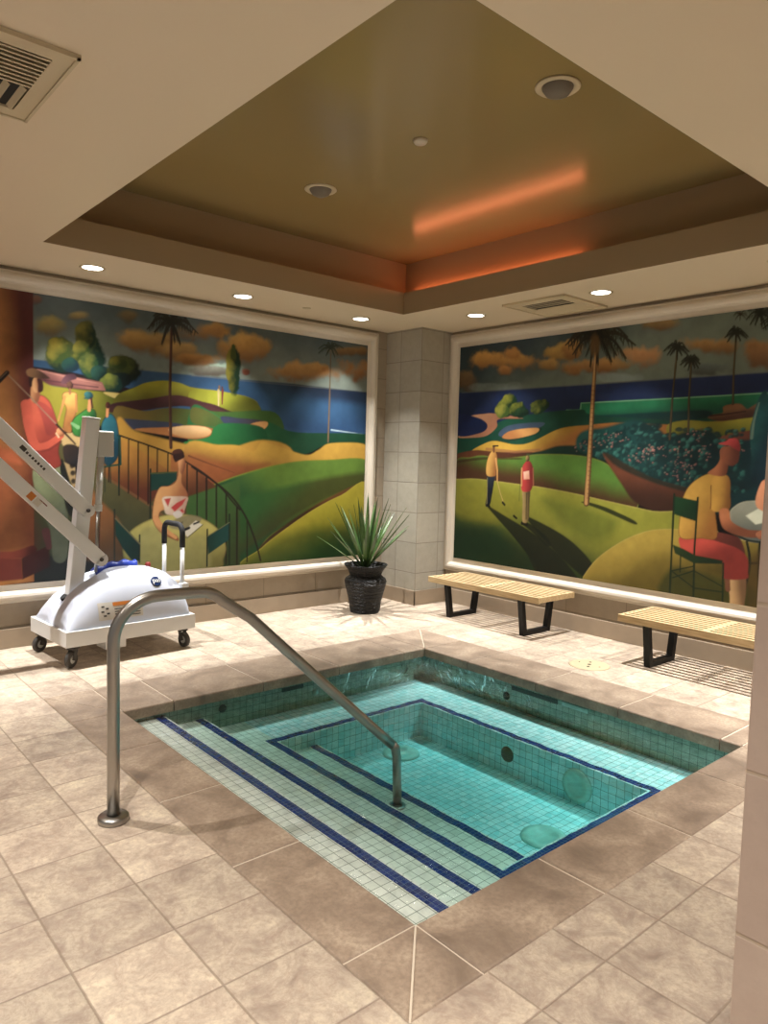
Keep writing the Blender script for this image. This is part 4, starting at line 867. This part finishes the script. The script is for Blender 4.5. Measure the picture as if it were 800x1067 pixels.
# ---------------------------------------------------------------- benches
def bench_proto(loc, **k):
    b = empty('slat_bench', loc, **k)
    L, Dp, H, th = 1.36, .53, .385, .055
    n = 9; pitch = (Dp-.027)/(n-1)
    for i in range(n):
        bm = bmesh.new(); x = -Dp/2+.0135+i*pitch
        t_ = th if i in (0, n-1) else th*.5
        box(bm, x-.0135, x+.0135, -L/2, L/2, H-t_, H, .002); mkobj('slat', bm, MAT['wood'], b)
    for y in (-L/2+.18, 0, L/2-.18, -L/2+.012, L/2-.012):
        bm = bmesh.new(); hw = .024 if abs(y) < .6 else .0115
        zt = H-.002 if (y == 0 or abs(y) > .6) else H-.02
        box(bm, -Dp/2+.001, Dp/2-.001, y-hw, y+hw, H-.05, zt, .002); mkobj('crossbar', bm, MAT['wood'], b)
    for y in (-.455, .455):
        bm = bmesh.new()
        t0, t1, w, d = .215, .165, .026, .05
        out = [(-t0-w, H-.05), (-t1-w, 0), (t1+w, 0), (t0+w, H-.05), (t0-w*.7, H-.05), (t1-w*.7, .04), (-t1+w*.7, .04), (-t0+w*.7, H-.05)]
        fr = [bm.verts.new((x, y-d/2, z)) for x, z in out]; bk = [bm.verts.new((x, y+d/2, z)) for x, z in out]
        for q in ((0, 1, 6, 7), (1, 2, 5, 6), (2, 3, 4, 5)):
            bm.faces.new([fr[i] for i in q]); bm.faces.new([bk[i] for i in q][::-1])
        for i in range(8): bm.faces.new((fr[i], bk[i], bk[(i+1) % 8], fr[(i+1) % 8]))
        mkobj('leg_frame', bm, MAT['black'], b, label='black trapezoid leg')
    return b
b1 = bench_proto((5.35, 4.475, 0), label='pale slatted wood bench on black legs, nearer the corner pillar and plant', cat='bench', group='slatted benches under the right mural')
copy_thing(b1, (5.35, 2.355, 0), label='pale slatted wood bench on black legs, partly hidden by the near pillar', cat='bench')
# skimmer lid in the deck
lid = empty('skimmer_lid', (4.84, 3.11, 0), label='round cream skimmer lid with dark holes set in the deck', cat='lid')
bm = bmesh.new(); lathe(bm, [(0, .006), (.13, .006), (.15, .004), (.155, 0), (0, 0)], 40); mkobj('cover', bm, MAT['cream'], lid, True)
for (x, y, r) in ((0, 0, .014), (.06, .03, .011), (-.06, -.03, .011), (0, .09, .006), (0, -.09, .006)):
    bm = bmesh.new(); lathe(bm, [(0, .0075), (r, .0075), (r, .005), (0, .005)], 12, c=(x, y, 0)); mkobj('finger_hole', bm, MAT['dark'], lid)

# ---------------------------------------------------------------- potted yucca
plant = empty('potted_yucca', (4.64, 5.60, 0), label='spiky green yucca in a black woven pot before the corner pillar', cat='plant')
bm = bmesh.new()
lathe(bm, [(.0, 0), (.145, 0), (.150, .012), (.165, .12), (.185, .20), (.205, .27), (.213, .315), (.200, .345), (.168, .365), (.160, .385), (.180, .43), (.215, .475), (.218, .486), (.205, .484), (.172, .435), (.150, .40), (0, .40)], 64)
mkobj('woven_pot', bm, MAT['wicker'], plant, True)
bm = bmesh.new(); lathe(bm, [(0, .425), (.10, .42), (.155, .405), (0, .40)], 30); mkobj('soil', bm, MAT['soil'], plant, True)
g = random.Random(23)
def leafmesh(az, el, L, w, bend):
    bm = bmesh.new(); n = 9; rows = []
    d = Vector((math.cos(az)*math.cos(el), math.sin(az)*math.cos(el), math.sin(el))); s = Vector((-math.sin(az), math.cos(az), 0)); u = s.cross(d)*-1
    if u.z < 0: u = -u
    base = Vector((math.cos(az)*.02, math.sin(az)*.02, .42+g.uniform(0, .05)))
    for i in range(n):
        t = i/(n-1); ww = w*(.45+1.1*t if t < .45 else .945*(1-((t-.45)/.55)**1.6))+.0008
        p = base+d*(L*t)-Vector((0, 0, 1))*bend*t*t*L+u*0
        keel = .28*ww
        rows.append([bm.verts.new(p+s*ww+u*keel), bm.verts.new(p), bm.verts.new(p-s*ww+u*keel), bm.verts.new(p-u*.003)])
    for a, b in zip(rows[:-1], rows[1:]):
        for k in range(4): bm.faces.new((a[k], a[(k+1) % 4], b[(k+1) % 4], b[k]))
    bm.faces.new(rows[0]); bm.faces.new(rows[-1])
    return bm
for i in range(36):
    az = i*2.39996+g.uniform(-.2, .2); q = i/36
    el = math.radians(86-50*q**.85+g.uniform(-5, 5)); L = g.uniform(.62, .80)*(1 if q < .75 else .92)
    ry = math.sin(az)*math.cos(el); L = min(L, .42/ry) if ry > .3 else L; rx = math.cos(az)*math.cos(el); L = min(L, .56/rx) if rx > .3 else L
    mkobj('leaf', leafmesh(az, el, L, g.uniform(.017, .025), g.uniform(.0, .05)), MAT['leaf'], plant)

# ---------------------------------------------------------------- pool lift
LC = Vector((2.114, 5.622, 0)); LA = .075
lift = empty('pool_lift', LC, LA, label='white wheeled pool lift with long boom arms and black grip handle', cat='pool lift')
Linv = (Matrix.Translation(LC) @ Matrix.Rotation(LA, 4, 'Z')).inverted()
def loc(p): return Linv @ Vector(p)
LL, LW = 1.02, .68
bm = bmesh.new()
for (a, b, c, d) in ((-LL/2, LL/2, -LW/2, -LW/2+.02), (-LL/2, LL/2, LW/2-.02, LW/2), (-LL/2, -LL/2+.02, -LW/2+.02, LW/2-.02), (LL/2-.02, LL/2, -LW/2+.02, LW/2-.02)): box(bm, a, b, c, d, .155, .268, .003)
box(bm, -LL/2+.01, LL/2-.01, -LW/2+.01, LW/2-.01, .165, .20)
mkobj('base_tray', bm, MAT['whitem'], lift)
bm = bmesh.new(); box(bm, -.18, -.02, -.24, -.08, .07, .165, .004); mkobj('underside_bracket', bm, MAT['whitem'], lift)
# hood
def hoodz(u, v):
    hs = [(-.49, .0), (-.485, .07), (-.46, .14), (-.40, .225), (-.30, .305), (-.18, .36), (-.02, .392), (.14, .398), (.28, .385), (.38, .345), (.44, .285), (.472, .19), (.485, 0)]
    x = -.49+.975*u
    for (a, ha), (b, hb) in zip(hs[:-1], hs[1:]):
        if x <= b+1e-9:
            t = (x-a)/(b-a); h = ha+(hb-ha)*t; break
    else: h = 0
    hw = (LW/2-.025)
    prof = max(0, 1-abs(v)**3.2)**.55
    z = h*prof
    ch = math.exp(-(v/.16)**4)*max(0, min(1, (.05-x)/.08))           # central channel towards the front
    z -= ch*min(.045, h*.6)
    ridge = .012*math.exp(-((abs(v)-.26)/.06)**2)*(1 if -.42 < x < .1 else 0)*prof
    cr = -.014*math.exp(-((x-.30-.05*abs(v))/.018)**2)*prof
    return Vector((x+.0*z, v*hw, .245+z+ridge*min(1, h/.1)+cr))
bm = bmesh.new(); nu, nv = 90, 64
us = [(.5-.5*math.cos(PI*i/nu)) for i in range(nu+1)]; vv = [math.sin(PI/2*(2*j/nv-1)) for j in range(nv+1)]
Gd = [[bm.verts.new(hoodz(a, b)) for b in vv] for a in us]
for i in range(nu):
    for j in range(nv): bm.faces.new((Gd[i][j], Gd[i+1][j], Gd[i+1][j+1], Gd[i][j+1]))
mkobj('hood', bm, MAT['white'], lift, True)
def hoodn(u, v):
    a = hoodz(min(1, u+.01), v)-hoodz(u-.01, v); b = hoodz(u, v+.01)-hoodz(u, v-.01); n = a.cross(b).normalized(); return n
def decal(name, fu, mat, parent, off=.003, nx=14, ny=14, **k):
    """thin sticker lying on the hood; fu maps (0..1, 0..1) to hood (u, v)"""
    bm = bmesh.new(); g1 = []
    for i in range(nx+1):
        row = []
        for j in range(ny+1):
            u, v = fu(i/nx, j/ny); row.append((hoodz(u, v), hoodn(u, v)))
        g1.append(row)
    T = [[bm.verts.new(p+n*off) for p, n in r] for r in g1]; Bt = [[bm.verts.new(p+n*(off-.002)) for p, n in r] for r in g1]
    for i in range(nx):
        for j in range(ny):
            bm.faces.new((T[i][j], T[i+1][j], T[i+1][j+1], T[i][j+1])); bm.faces.new((Bt[i][j], Bt[i][j+1], Bt[i+1][j+1], Bt[i+1][j]))
    return mkobj(name, bm, mat, parent, True, **k)
# warning label on the near side (v < 0)
def vz(zt, x):     # find v (<0) where hood height is zt at local x
    lo, hi = -1, 0; u = (x+.49)/.975
    for _ in range(40):
        m_ = (lo+hi)/2
        if hoodz(u, m_).z > zt: hi = m_
        else: lo = m_
    return u, (lo+hi)/2
lab = decal('warning_label', lambda a, b: vz(.31+.125*b, -.26+.34*a), MAT['paper'], lift, label='white label with orange header and pictograms')
decal('label_header', lambda a, b: vz(.405+.026*b, -.15+.22*a), MAT['orange'], lab, off=.0045, nx=8, ny=4)
for k in range(4): decal('label_text', lambda a, b, k=k: vz(.325+.018*k+.007*b, -.14+.20*a), MAT['ink'], lab, off=.0042, nx=8, ny=2)
for (x, z) in ((-.235, .40), (-.205, .385), (-.24, .365), (-.20, .35), (-.225, .335)): decal('label_pictogram', lambda a, b, x=x, z=z: vz(z+.012*b, x+.022*a), MAT['ink'], lab, off=.0045, nx=3, ny=3)
# round badge
bx, bz, br = .225, .545, .042
def cst(x, z):
    u, v = vz(z, x); return hoodz(u, v), hoodn(u, v)
pc, nc = cst(bx, bz)
tx = Vector((1, 0, 0)); tx = (tx-nc*tx.dot(nc)).normalized(); ty = nc.cross(tx)
if ty.z < 0: ty = -ty
if nc.y > 0: nc = -nc
bm = bmesh.new(); ringv = []
for r, h in ((0.0001, .007), (br*.9, .006), (br, .003), (br, -.004)):
    ringv.append([bm.verts.new(pc+nc*h+tx*(r*1.05*math.cos(2*PI*k/30))+ty*(r*math.sin(2*PI*k/30))) for k in range(30)])
for a, b in zip(ringv[:-1], ringv[1:]):
    for k in range(30): bm.faces.new((a[k], a[(k+1) % 30], b[(k+1) % 30], b[k]))
badge = mkobj('round_badge', bm, MAT['navy'], lift, label='navy round badge with white letters')
fc = bpy.data.curves.new('badge_letters', 'FONT'); fc.body = 'pal'; fc.size = .058; fc.align_x = 'CENTER'; fc.align_y = 'CENTER'; fc.extrude = .0012; fc.offset = .0004
tob = bpy.data.objects.new('tmp_letters', fc); COL.objects.link(tob)
bpy.context.view_layer.update()
me = bpy.data.meshes.new_from_object(tob.evaluated_get(bpy.context.evaluated_depsgraph_get())); bpy.data.objects.remove(tob)
Mt = Matrix(((tx.x, ty.x, nc.x, 0), (tx.y, ty.y, nc.y, 0), (tx.z, ty.z, nc.z, 0), (0, 0, 0, 1)))
me.transform(Matrix.Translation(pc+nc*.009+ty*.004) @ Mt); me.name = 'badge_letters'; me.materials.append(MAT['whitem'])
lo_ = bpy.data.objects.new('badge_letters', me); COL.objects.link(lo_); lo_.parent = badge
# mast, slot, arms
m0, m1 = loc((1.785, 5.60, .36)), loc((1.93, 5.60, 1.785))
bm = bmesh.new(); lathe(bm, [(0, 0), (.075, 0), (.075, .02), (0, .02)], 30); bmesh.ops.scale(bm, vec=(1, .62, 1), verts=bm.verts)
bmesh.ops.transform(bm, matrix=Matrix.Translation((m0.x-.012, m0.y, .468)) @ Matrix.Rotation(-.55, 4, 'Y'), verts=bm.verts); mkobj('mast_opening', bm, MAT['dark'], lift)
bm = bmesh.new(); obox(bm, m0, m1, .085, .105, .006, up=(1, 0, 0)); mast = mkobj('mast', bm, MAT['whitem'], lift)
bm = bmesh.new(); dM = (m1-m0).normalized(); obox(bm, m1, m1+dM*.012, .09, .11, .004, up=(1, 0, 0)); mkobj('mast_cap', bm, MAT['greyp'], mast)
def beam(name, p, q, w, h, yo, mat=MAT['whitem']):
    P0, P1 = loc(p)+Vector((0, yo, 0)), loc(q)+Vector((0, yo, 0))
    bm = bmesh.new(); obox(bm, P0, P1, w, h, .006)
    d = (P1-P0).normalized(); up = Vector((0, 1, 0)); s = Vector((0, 1, 0))
    # rounded end
    u = d.cross(s).normalized(); rg = []
    for sy in (-w/2, w/2): rg.append([bm.verts.new(P1+s*sy+(d*math.cos(t)+u*math.sin(t))*h/2) for t in [PI*i/12-PI/2 for i in range(13)]])
    for k in range(12): bm.faces.new((rg[0][k], rg[0][k+1], rg[1][k+1], rg[1][k]))
    bm.faces.new(rg[0]); bm.faces.new(rg[1][::-1])
    o = mkobj(name, bm, mat, lift)
    bmb = bmesh.new(); lathe(bmb, [(0, .012), (.014, .010), (.015, 0), (0, 0)], 16)
    bmesh.ops.transform(bmb, matrix=Matrix.Translation(P1+Vector((0, -w/2, 0))) @ Matrix.Rotation(PI/2, 4, 'X'), verts=bmb.verts); mkobj('pivot_bolt', bmb, MAT['ink'], o, True)
    return o, P0, P1, d
up_o, uP0, uP1, ud = beam('upper_arm', (.60, 5.68, 2.405), (1.865, 5.60, 1.105), .05, .10, -.075)
lw_o, lP0, lP1, ldr = beam('lower_arm', (.60, 5.68, 2.12), (1.955, 5.58, .735), .05, .10, -.075)
bm = bmesh.new(); obox(bm, uP0+Vector((0, .05, .05)), lP0+Vector((0, .05, -.35)), .05, .09, .006, up=(1, 0, 0)); mkobj('seat_hanger', bm, MAT['whitem'], lift)
def onbeam(o, P1, d, back, up, wx, hz, mat, name):
    s = Vector((0, 1, 0)); u = d.cross(s).normalized()
    if u.z < 0: u = -u
    c = P1-d*back+u*up-s*.0255; Mx = Matrix(((d.x, s.x, u.x, c.x), (d.y, s.y, u.y, c.y), (d.z, s.z, u.z, c.z), (0, 0, 0, 1)))
    bm = bmesh.new(); box(bm, -wx/2, wx/2, -.002, .001, -hz/2, hz/2, 0, Mx); mkobj(name, bm, mat, o)
onbeam(up_o, uP1, ud, .625, .0, .045, .03, MAT['ink'], 'arm_emblem')
for k in range(7): onbeam(up_o, uP1, ud, .585-.026*k, -.004, .016, .018-.003*(k % 2), MAT['ink'], 'arm_lettering')
onbeam(lw_o, lP1, ldr, .68, -.002, .05, .06, MAT['orange'], 'arm_sticker'); onbeam(lw_o, lP1, ldr, .62, -.005, .05, .055, MAT['paper'], 'arm_sticker'); onbeam(lw_o, lP1, ldr, .59, .022, .07, .018, MAT['red'], 'arm_sticker')
# motor box and actuator behind the mast
ab = loc((2.035, 5.66, 1.595))
bm = bmesh.new(); box(bm, ab.x-.062, ab.x+.062, ab.y-.07, ab.y+.05, ab.z-.09, ab.z+.105, .01); mot = mkobj('motor_box', bm, MAT['greyp'], lift)
bm = bmesh.new(); box(bm, ab.x+.06, ab.x+.085, ab.y-.02, ab.y, ab.z+.03, ab.z+.045, .002); mkobj('motor_tab', bm, MAT['greyp'], mot); bm = bmesh.new(); box(bm, ab.x-.09, ab.x-.06, ab.y-.03, ab.y+.01, ab.z+.04, ab.z+.1, .003); mkobj('motor_bracket', bm, MAT['greyp'], mot)
bm = bmesh.new(); tube(bm, [ab+Vector((-.01, 0, -.08)), ab+Vector((-.035, 0, -.50))], .024, 18); tube(bm, [ab+Vector((-.033, 0, -.46)), ab+Vector((-.036, 0, -.51))], .03, 18); mkobj('actuator_tube', bm, MAT['greyp'], lift, True)
bm = bmesh.new(); tube(bm, [ab+Vector((-.035, 0, -.50)), ab+Vector((-.055, 0, -.98))], .012, 12); mkobj('actuator_rod', bm, MAT['steel'], lift, True)
# grip handle
hR, hL = loc((2.605, 5.47, 0)), loc((2.60, 5.80, 0))
for p in (hR, hL):
    bm = bmesh.new(); tube(bm, [(p.x, p.y, .42), (p.x, p.y, .80)], .017, 14); mkobj('handle_post', bm, MAT['whitem'], lift, True)
hand = lift
bm = bmesh.new(); dy = (hL-hR).normalized(); w_ = (hL-hR).length; pp = [(hR.x, hR.y, .79), (hR.x, hR.y, .90)]
for i in range(1, 6):
    t = PI/2*i/5; q = hR+dy*(.07-.07*math.cos(t)); pp.append((q.x, q.y, .90+.07*math.sin(t)))
for i in range(0, 6):
    t = PI/2*i/5; q = hL-dy*(.07-.07*math.sin(t)*1+0)+dy*0; q = hL-dy*(.07*(1-math.sin(t))); pp.append((q.x, q.y, .90+.07*math.cos(t)))
pp.append((hL.x, hL.y, .79))
tube(bm, pp, .022, 14); mkobj('foam_grip', bm, MAT['foam'], hand, True)
bm = bmesh.new(); box(bm, hR.x-.02, hR.x+.045, hR.y-.03, hR.y+.03, .40, .50, .006); mkobj('handle_bracket', bm, MAT['whitem'], hand)
bm = bmesh.new(); lathe(bm, [(0, .05), (.02, .045), (.024, .02), (.012, 0), (0, 0)], 16, c=(.33, .10, .60)); mkobj('red_knob', bm, MAT['red'], lift, True)
# casters
def caster(x, y, rz):
    c = empty('caster', (x, y, 0), rz); c.parent = lift
    bm = bmesh.new(); lathe(bm, [(.030, -.017), (.052, -.017), (.060, -.010), (.061, 0), (.060, .010), (.052, .017), (.030, .017)], 28, close=True)
    bmesh.ops.transform(bm, matrix=Matrix.Translation((0, 0, .0615)) @ Matrix.Rotation(PI/2, 4, 'X'), verts=bm.verts); mkobj('wheel', bm, MAT['rubber'], c, True)
    bm = bmesh.new(); lathe(bm, [(0, -.014), (.030, -.014), (.032, 0), (.030, .014), (0, .014)], 20)
    bmesh.ops.transform(bm, matrix=Matrix.Translation((0, 0, .0615)) @ Matrix.Rotation(PI/2, 4, 'X'), verts=bm.verts); mkobj('hub', bm, MAT['greyp'], c, True)
    bm = bmesh.new()
    for s in (-1, 1): obox(bm, (0, s*.024, .055), (.028, s*.024, .135), .006, .036, .001, up=(1, 0, 0))
    box(bm, -.01, .062, -.03, .03, .130, .142, .002); box(bm, .006, .05, -.02, .02, .140, .156, .001)
    mkobj('fork', bm, MAT['rubber'], c)
caster(-.46, -.30, .55); caster(-.47, .27, .35); caster(.44, -.29, 1.75); caster(.44, .27, 1.2)
# blue vinyl pad on the hood
bm = bmesh.new(); rows = []
for i in range(25):
    t = i/24; x = -.13+.34*t; th = .018+.022*t+.008*math.sin(t*19); row = []
    for (dv, k) in ((-.5, 0), (-.42, .8), (-.15, 1), (.15, 1.12), (.42, .8), (.5, 0)):
        v = .30+.05*math.sin(t*5)+dv*.34*(1-.25*t); h = hoodz((x+.49)/.975, v)
        row.append((Vector((x, h.y, h.z+.004+th*k)), Vector((x, h.y, h.z+.003))))
    rows.append(([bm.verts.new(a) for a, b in row], [bm.verts.new(b) for a, b in row]))
for (t0, b0), (t1, b1_) in zip(rows[:-1], rows[1:]):
    for k in range(5): bm.faces.new((t0[k], t0[k+1], t1[k+1], t1[k])); bm.faces.new((b0[k+1], b0[k], b1_[k], b1_[k+1]))
    bm.faces.new((t0[0], t1[0], b1_[0], b0[0])); bm.faces.new((t1[5], t0[5], b0[5], b1_[5]))
for t0, b0 in (rows[0], rows[-1]): bm.faces.new(t0+b0[::-1])
tp = mkobj('vinyl_strap', bm, MAT['bluev'], None, True, label='folded blue vinyl strap lying on top of white pool lift hood', cat='strap')
tp.matrix_world = Matrix.Translation(LC) @ Matrix.Rotation(LA, 4, 'Z')

# ---------------------------------------------------------------- ceiling fittings
def spot(x, y, e, col, size=84, blend=.35, z=ZS-.012, r=.045, parent=None, rot=None):
    l = bpy.data.lights.new('lamp', 'SPOT'); l.energy = e; l.color = col; l.spot_size = math.radians(size); l.spot_blend = blend; l.shadow_soft_size = .014
    o = bpy.data.objects.new('lamp', l); COL.objects.link(o)
    if parent is not None: o.parent = parent; o.location = (0, 0, z-parent.location.z)
    else: o.location = (x, y, z)
    if rot: o.rotation_euler = rot
    return o
def downlight(x, y, e, col, label=None, group=None, proto=[None], **k):
    if proto[0] is None:
        d = empty('downlight', (x, y, ZS))
        bm = bmesh.new(); lathe(bm, [(.072, 0), (.092, 0), (.094, -.003), (.090, -.006), (.076, -.006), (.070, -.002)], 40, close=True); mkobj('trim_ring', bm, MAT['vent'], d, True)
        bm = bmesh.new(); lathe(bm, [(0, -.003), (.073, -.003), (.073, -.0005), (0, -.0005)], 40); mkobj('lens', bm, MAT['lamp'], d)
        proto[0] = d
    else: d = copy_bare(proto[0], (x, y, ZS))
    tag(d, label=label, cat='light', group=group)
    spot(x, y, e, col, parent=d, **k)
    return d
def copy_bare(root, loc_):
    r = root.copy(); COL.objects.link(r); r.location = loc_
    for ch in [c for c in root.children if c.type == 'MESH']:
        c = ch.copy(); COL.objects.link(c); c.parent = r
    return r
G1 = 'recessed downlights of the ceiling border'
for x, y, lb in ((1.964, 5.66, 'recessed round downlight at far left, above the pool lift'),
                 (3.246, 5.675, 'recessed round downlight in the middle of the left mural border'),
                 (4.57, 5.69, 'recessed round downlight just left of the corner pillar'),
                 (5.184, 4.725, 'recessed round downlight just right of the corner pillar'),
                 (5.145, 3.363, 'recessed round downlight nearer side of the ceiling vent above right mural'),
                 (.66, 5.65, 'recessed round downlight left of the view, above the painted column'),
                 (5.13, .65, 'recessed round downlight above far end of the right mural, behind near pillar'),
                 (5.13, 2.00, 'recessed round downlight cut by the right edge of the view')):
    d_ = downlight(x, y, E_WALL, COOL, lb, G1, size=66, blend=1.0)
    spot(x, y, E_EDGE, COOL, 84, .4, parent=d_)
for x, y in ((.35, .45), (.45, 2.05), (.60, 3.65)):
    downlight(x, y, E_AISLE, WARM, 'recessed round downlight over the aisle left of the pool', 'downlights over the aisle', size=80, blend=1.0)
for x, y in ((2.6, .7), (4.3, .8)):
    downlight(x, y, E_AISLE, WARM, 'recessed round downlight over the deck behind the near pillar', 'downlights over the near deck', size=84, blend=1.0)
for x, y in ((-1.1, -1.1), (-1.0, 3.2), (1.0, -1.4), (3.6, -1.3)):  # fixtures added out of view to raise the ambient light
    downlight(x, y, E_FILL, WARM, 'added unseen fill downlight behind the viewer', 'added fill downlights behind the viewer', size=140, blend=.8)
# orange cove strip
strip = empty('cove_light', (4.868, 4.33, 3.114), label='glowing orange light strip on the tray ledge, right side', cat='light')
bm = bmesh.new(); box(bm, -.012, .012, -.94, .94, .010, .034, .003); mkobj('glowing_tube', bm, MAT['strip'], strip)
bm = bmesh.new(); box(bm, -.018, .018, -.95, .95, 0, .010); mkobj('mounting_rail', bm, MAT['vent'], strip)
# air vents
def vent(x0, x1, y0, y1, lb, mode):
    v = empty('air_vent', ((x0+x1)/2, (y0+y1)/2, ZS), label=lb, cat='vent', group='ceiling air vents'); hx, hy = (x1-x0)/2, (y1-y0)/2
    if mode == 0: ix0, ix1, iy0, iy1 = -hx+.07, hx-.07, -hy+.08, hy-.08
    else: ix0, ix1, iy0, iy1 = -hx+.13, hx-.09, -hy+.11, hy-.11
    z = -.012
    bm = bmesh.new(); ring(bm, -hx, hx, -hy, hy, ix0, ix1, iy0, iy1, z, -.001)
    for s_ in ((-hx, hx, -hy, -hy+.012), (-hx, hx, hy-.012, hy), (-hx, -hx+.012, -hy, hy), (hx-.012, hx, -hy, hy)): box(bm, *s_, z-.006, z+.001)
    mkobj('face_frame', bm, MAT['vent'], v)
    bm = bmesh.new(); box(bm, ix0, ix1, iy0, iy1, -.0025, -.0008); mkobj('duct_opening', bm, MAT['dark'], v)
    if mode == 0:
        ys = iy0+.28
        for k in range(9):
            y = iy0+.012+k*.031
            bm = bmesh.new(); obox(bm, (ix0, y, -.010), (ix1, y, -.010), .006, .012, 0, up=(0, .5, 1)); mkobj('louvre', bm, MAT['vent'], v)
        n = 9
        for k in range(n):
            x = ix0+.02+k*(ix1-ix0-.04)/(n-1)
            bm = bmesh.new(); obox(bm, (x, ys, -.009), (x, iy1, -.009), .026, .003, 0, up=(.9, 0, 1)); mkobj('louvre', bm, MAT['vent'], v)
    else:
        for k in range(3):
            x = ix0+.05+k*.05
            if x < ix0+.21: 
                bm = bmesh.new(); obox(bm, (x, iy0, -.008), (x, iy1, -.008), .005, .008, 0); mkobj('louvre', bm, MAT['vent'], v)
        for k in range(8):
            x = ix0+.235+k*.028
            if x < ix1: 
                bm = bmesh.new(); obox(bm, (x, iy0, -.009), (x, iy1, -.009), .03, .004, 0, up=(.3, 0, 1)); mkobj('louvre', bm, MAT['vent'], v)
vent(.26, .90, 2.70, 3.36, 'square ceiling vent with two louvre directions at upper left', 0)
vent(4.98, 5.62, 3.60, 4.24, 'square ceiling vent above the top edge of right mural', 1)
def speaker(x, y, lb):
    s = empty('ceiling_speaker', (x, y, ZC), label=lb, cat='speaker', group='round ceiling speakers in the tray')
    bm = bmesh.new(); lathe(bm, [(.078, 0), (.112, 0), (.115, -.005), (.108, -.010), (.085, -.010), (.078, -.004)], 40, close=True); mkobj('trim_ring', bm, MAT['vent'], s, True)
    bm = bmesh.new(); lathe(bm, [(0, -.055), (.03, -.052), (.06, -.038), (.078, -.012), (.08, -.001), (0, -.001)], 36); mkobj('dome', bm, MAT['spk'], s, True)
speaker(3.115, 4.369, 'round ceiling dome fixture in tray, farther of the two, above left mural'); speaker(3.134, 2.357, 'round ceiling dome fixture in tray, nearer and larger looking of the two')
sd = empty('smoke_detector', (3.07, 3.294, ZC), label='small white round sensor between two dome fixtures in the tray', cat='sensor')
bm = bmesh.new(); lathe(bm, [(0, -.022), (.035, -.020), (.042, -.010), (.045, 0), (0, 0)], 30); mkobj('sensor_body', bm, MAT['frame'], sd, True)
sk = empty('sprinkler_cover', (3.91, 5.668, ZS), label='small flat round sprinkler cover between two downlights over left mural', cat='sprinkler')
bm = bmesh.new(); lathe(bm, [(0, -.006), (.036, -.005), (.040, 0), (0, 0)], 24); mkobj('cover_plate', bm, MAT['vent'], sk, True)
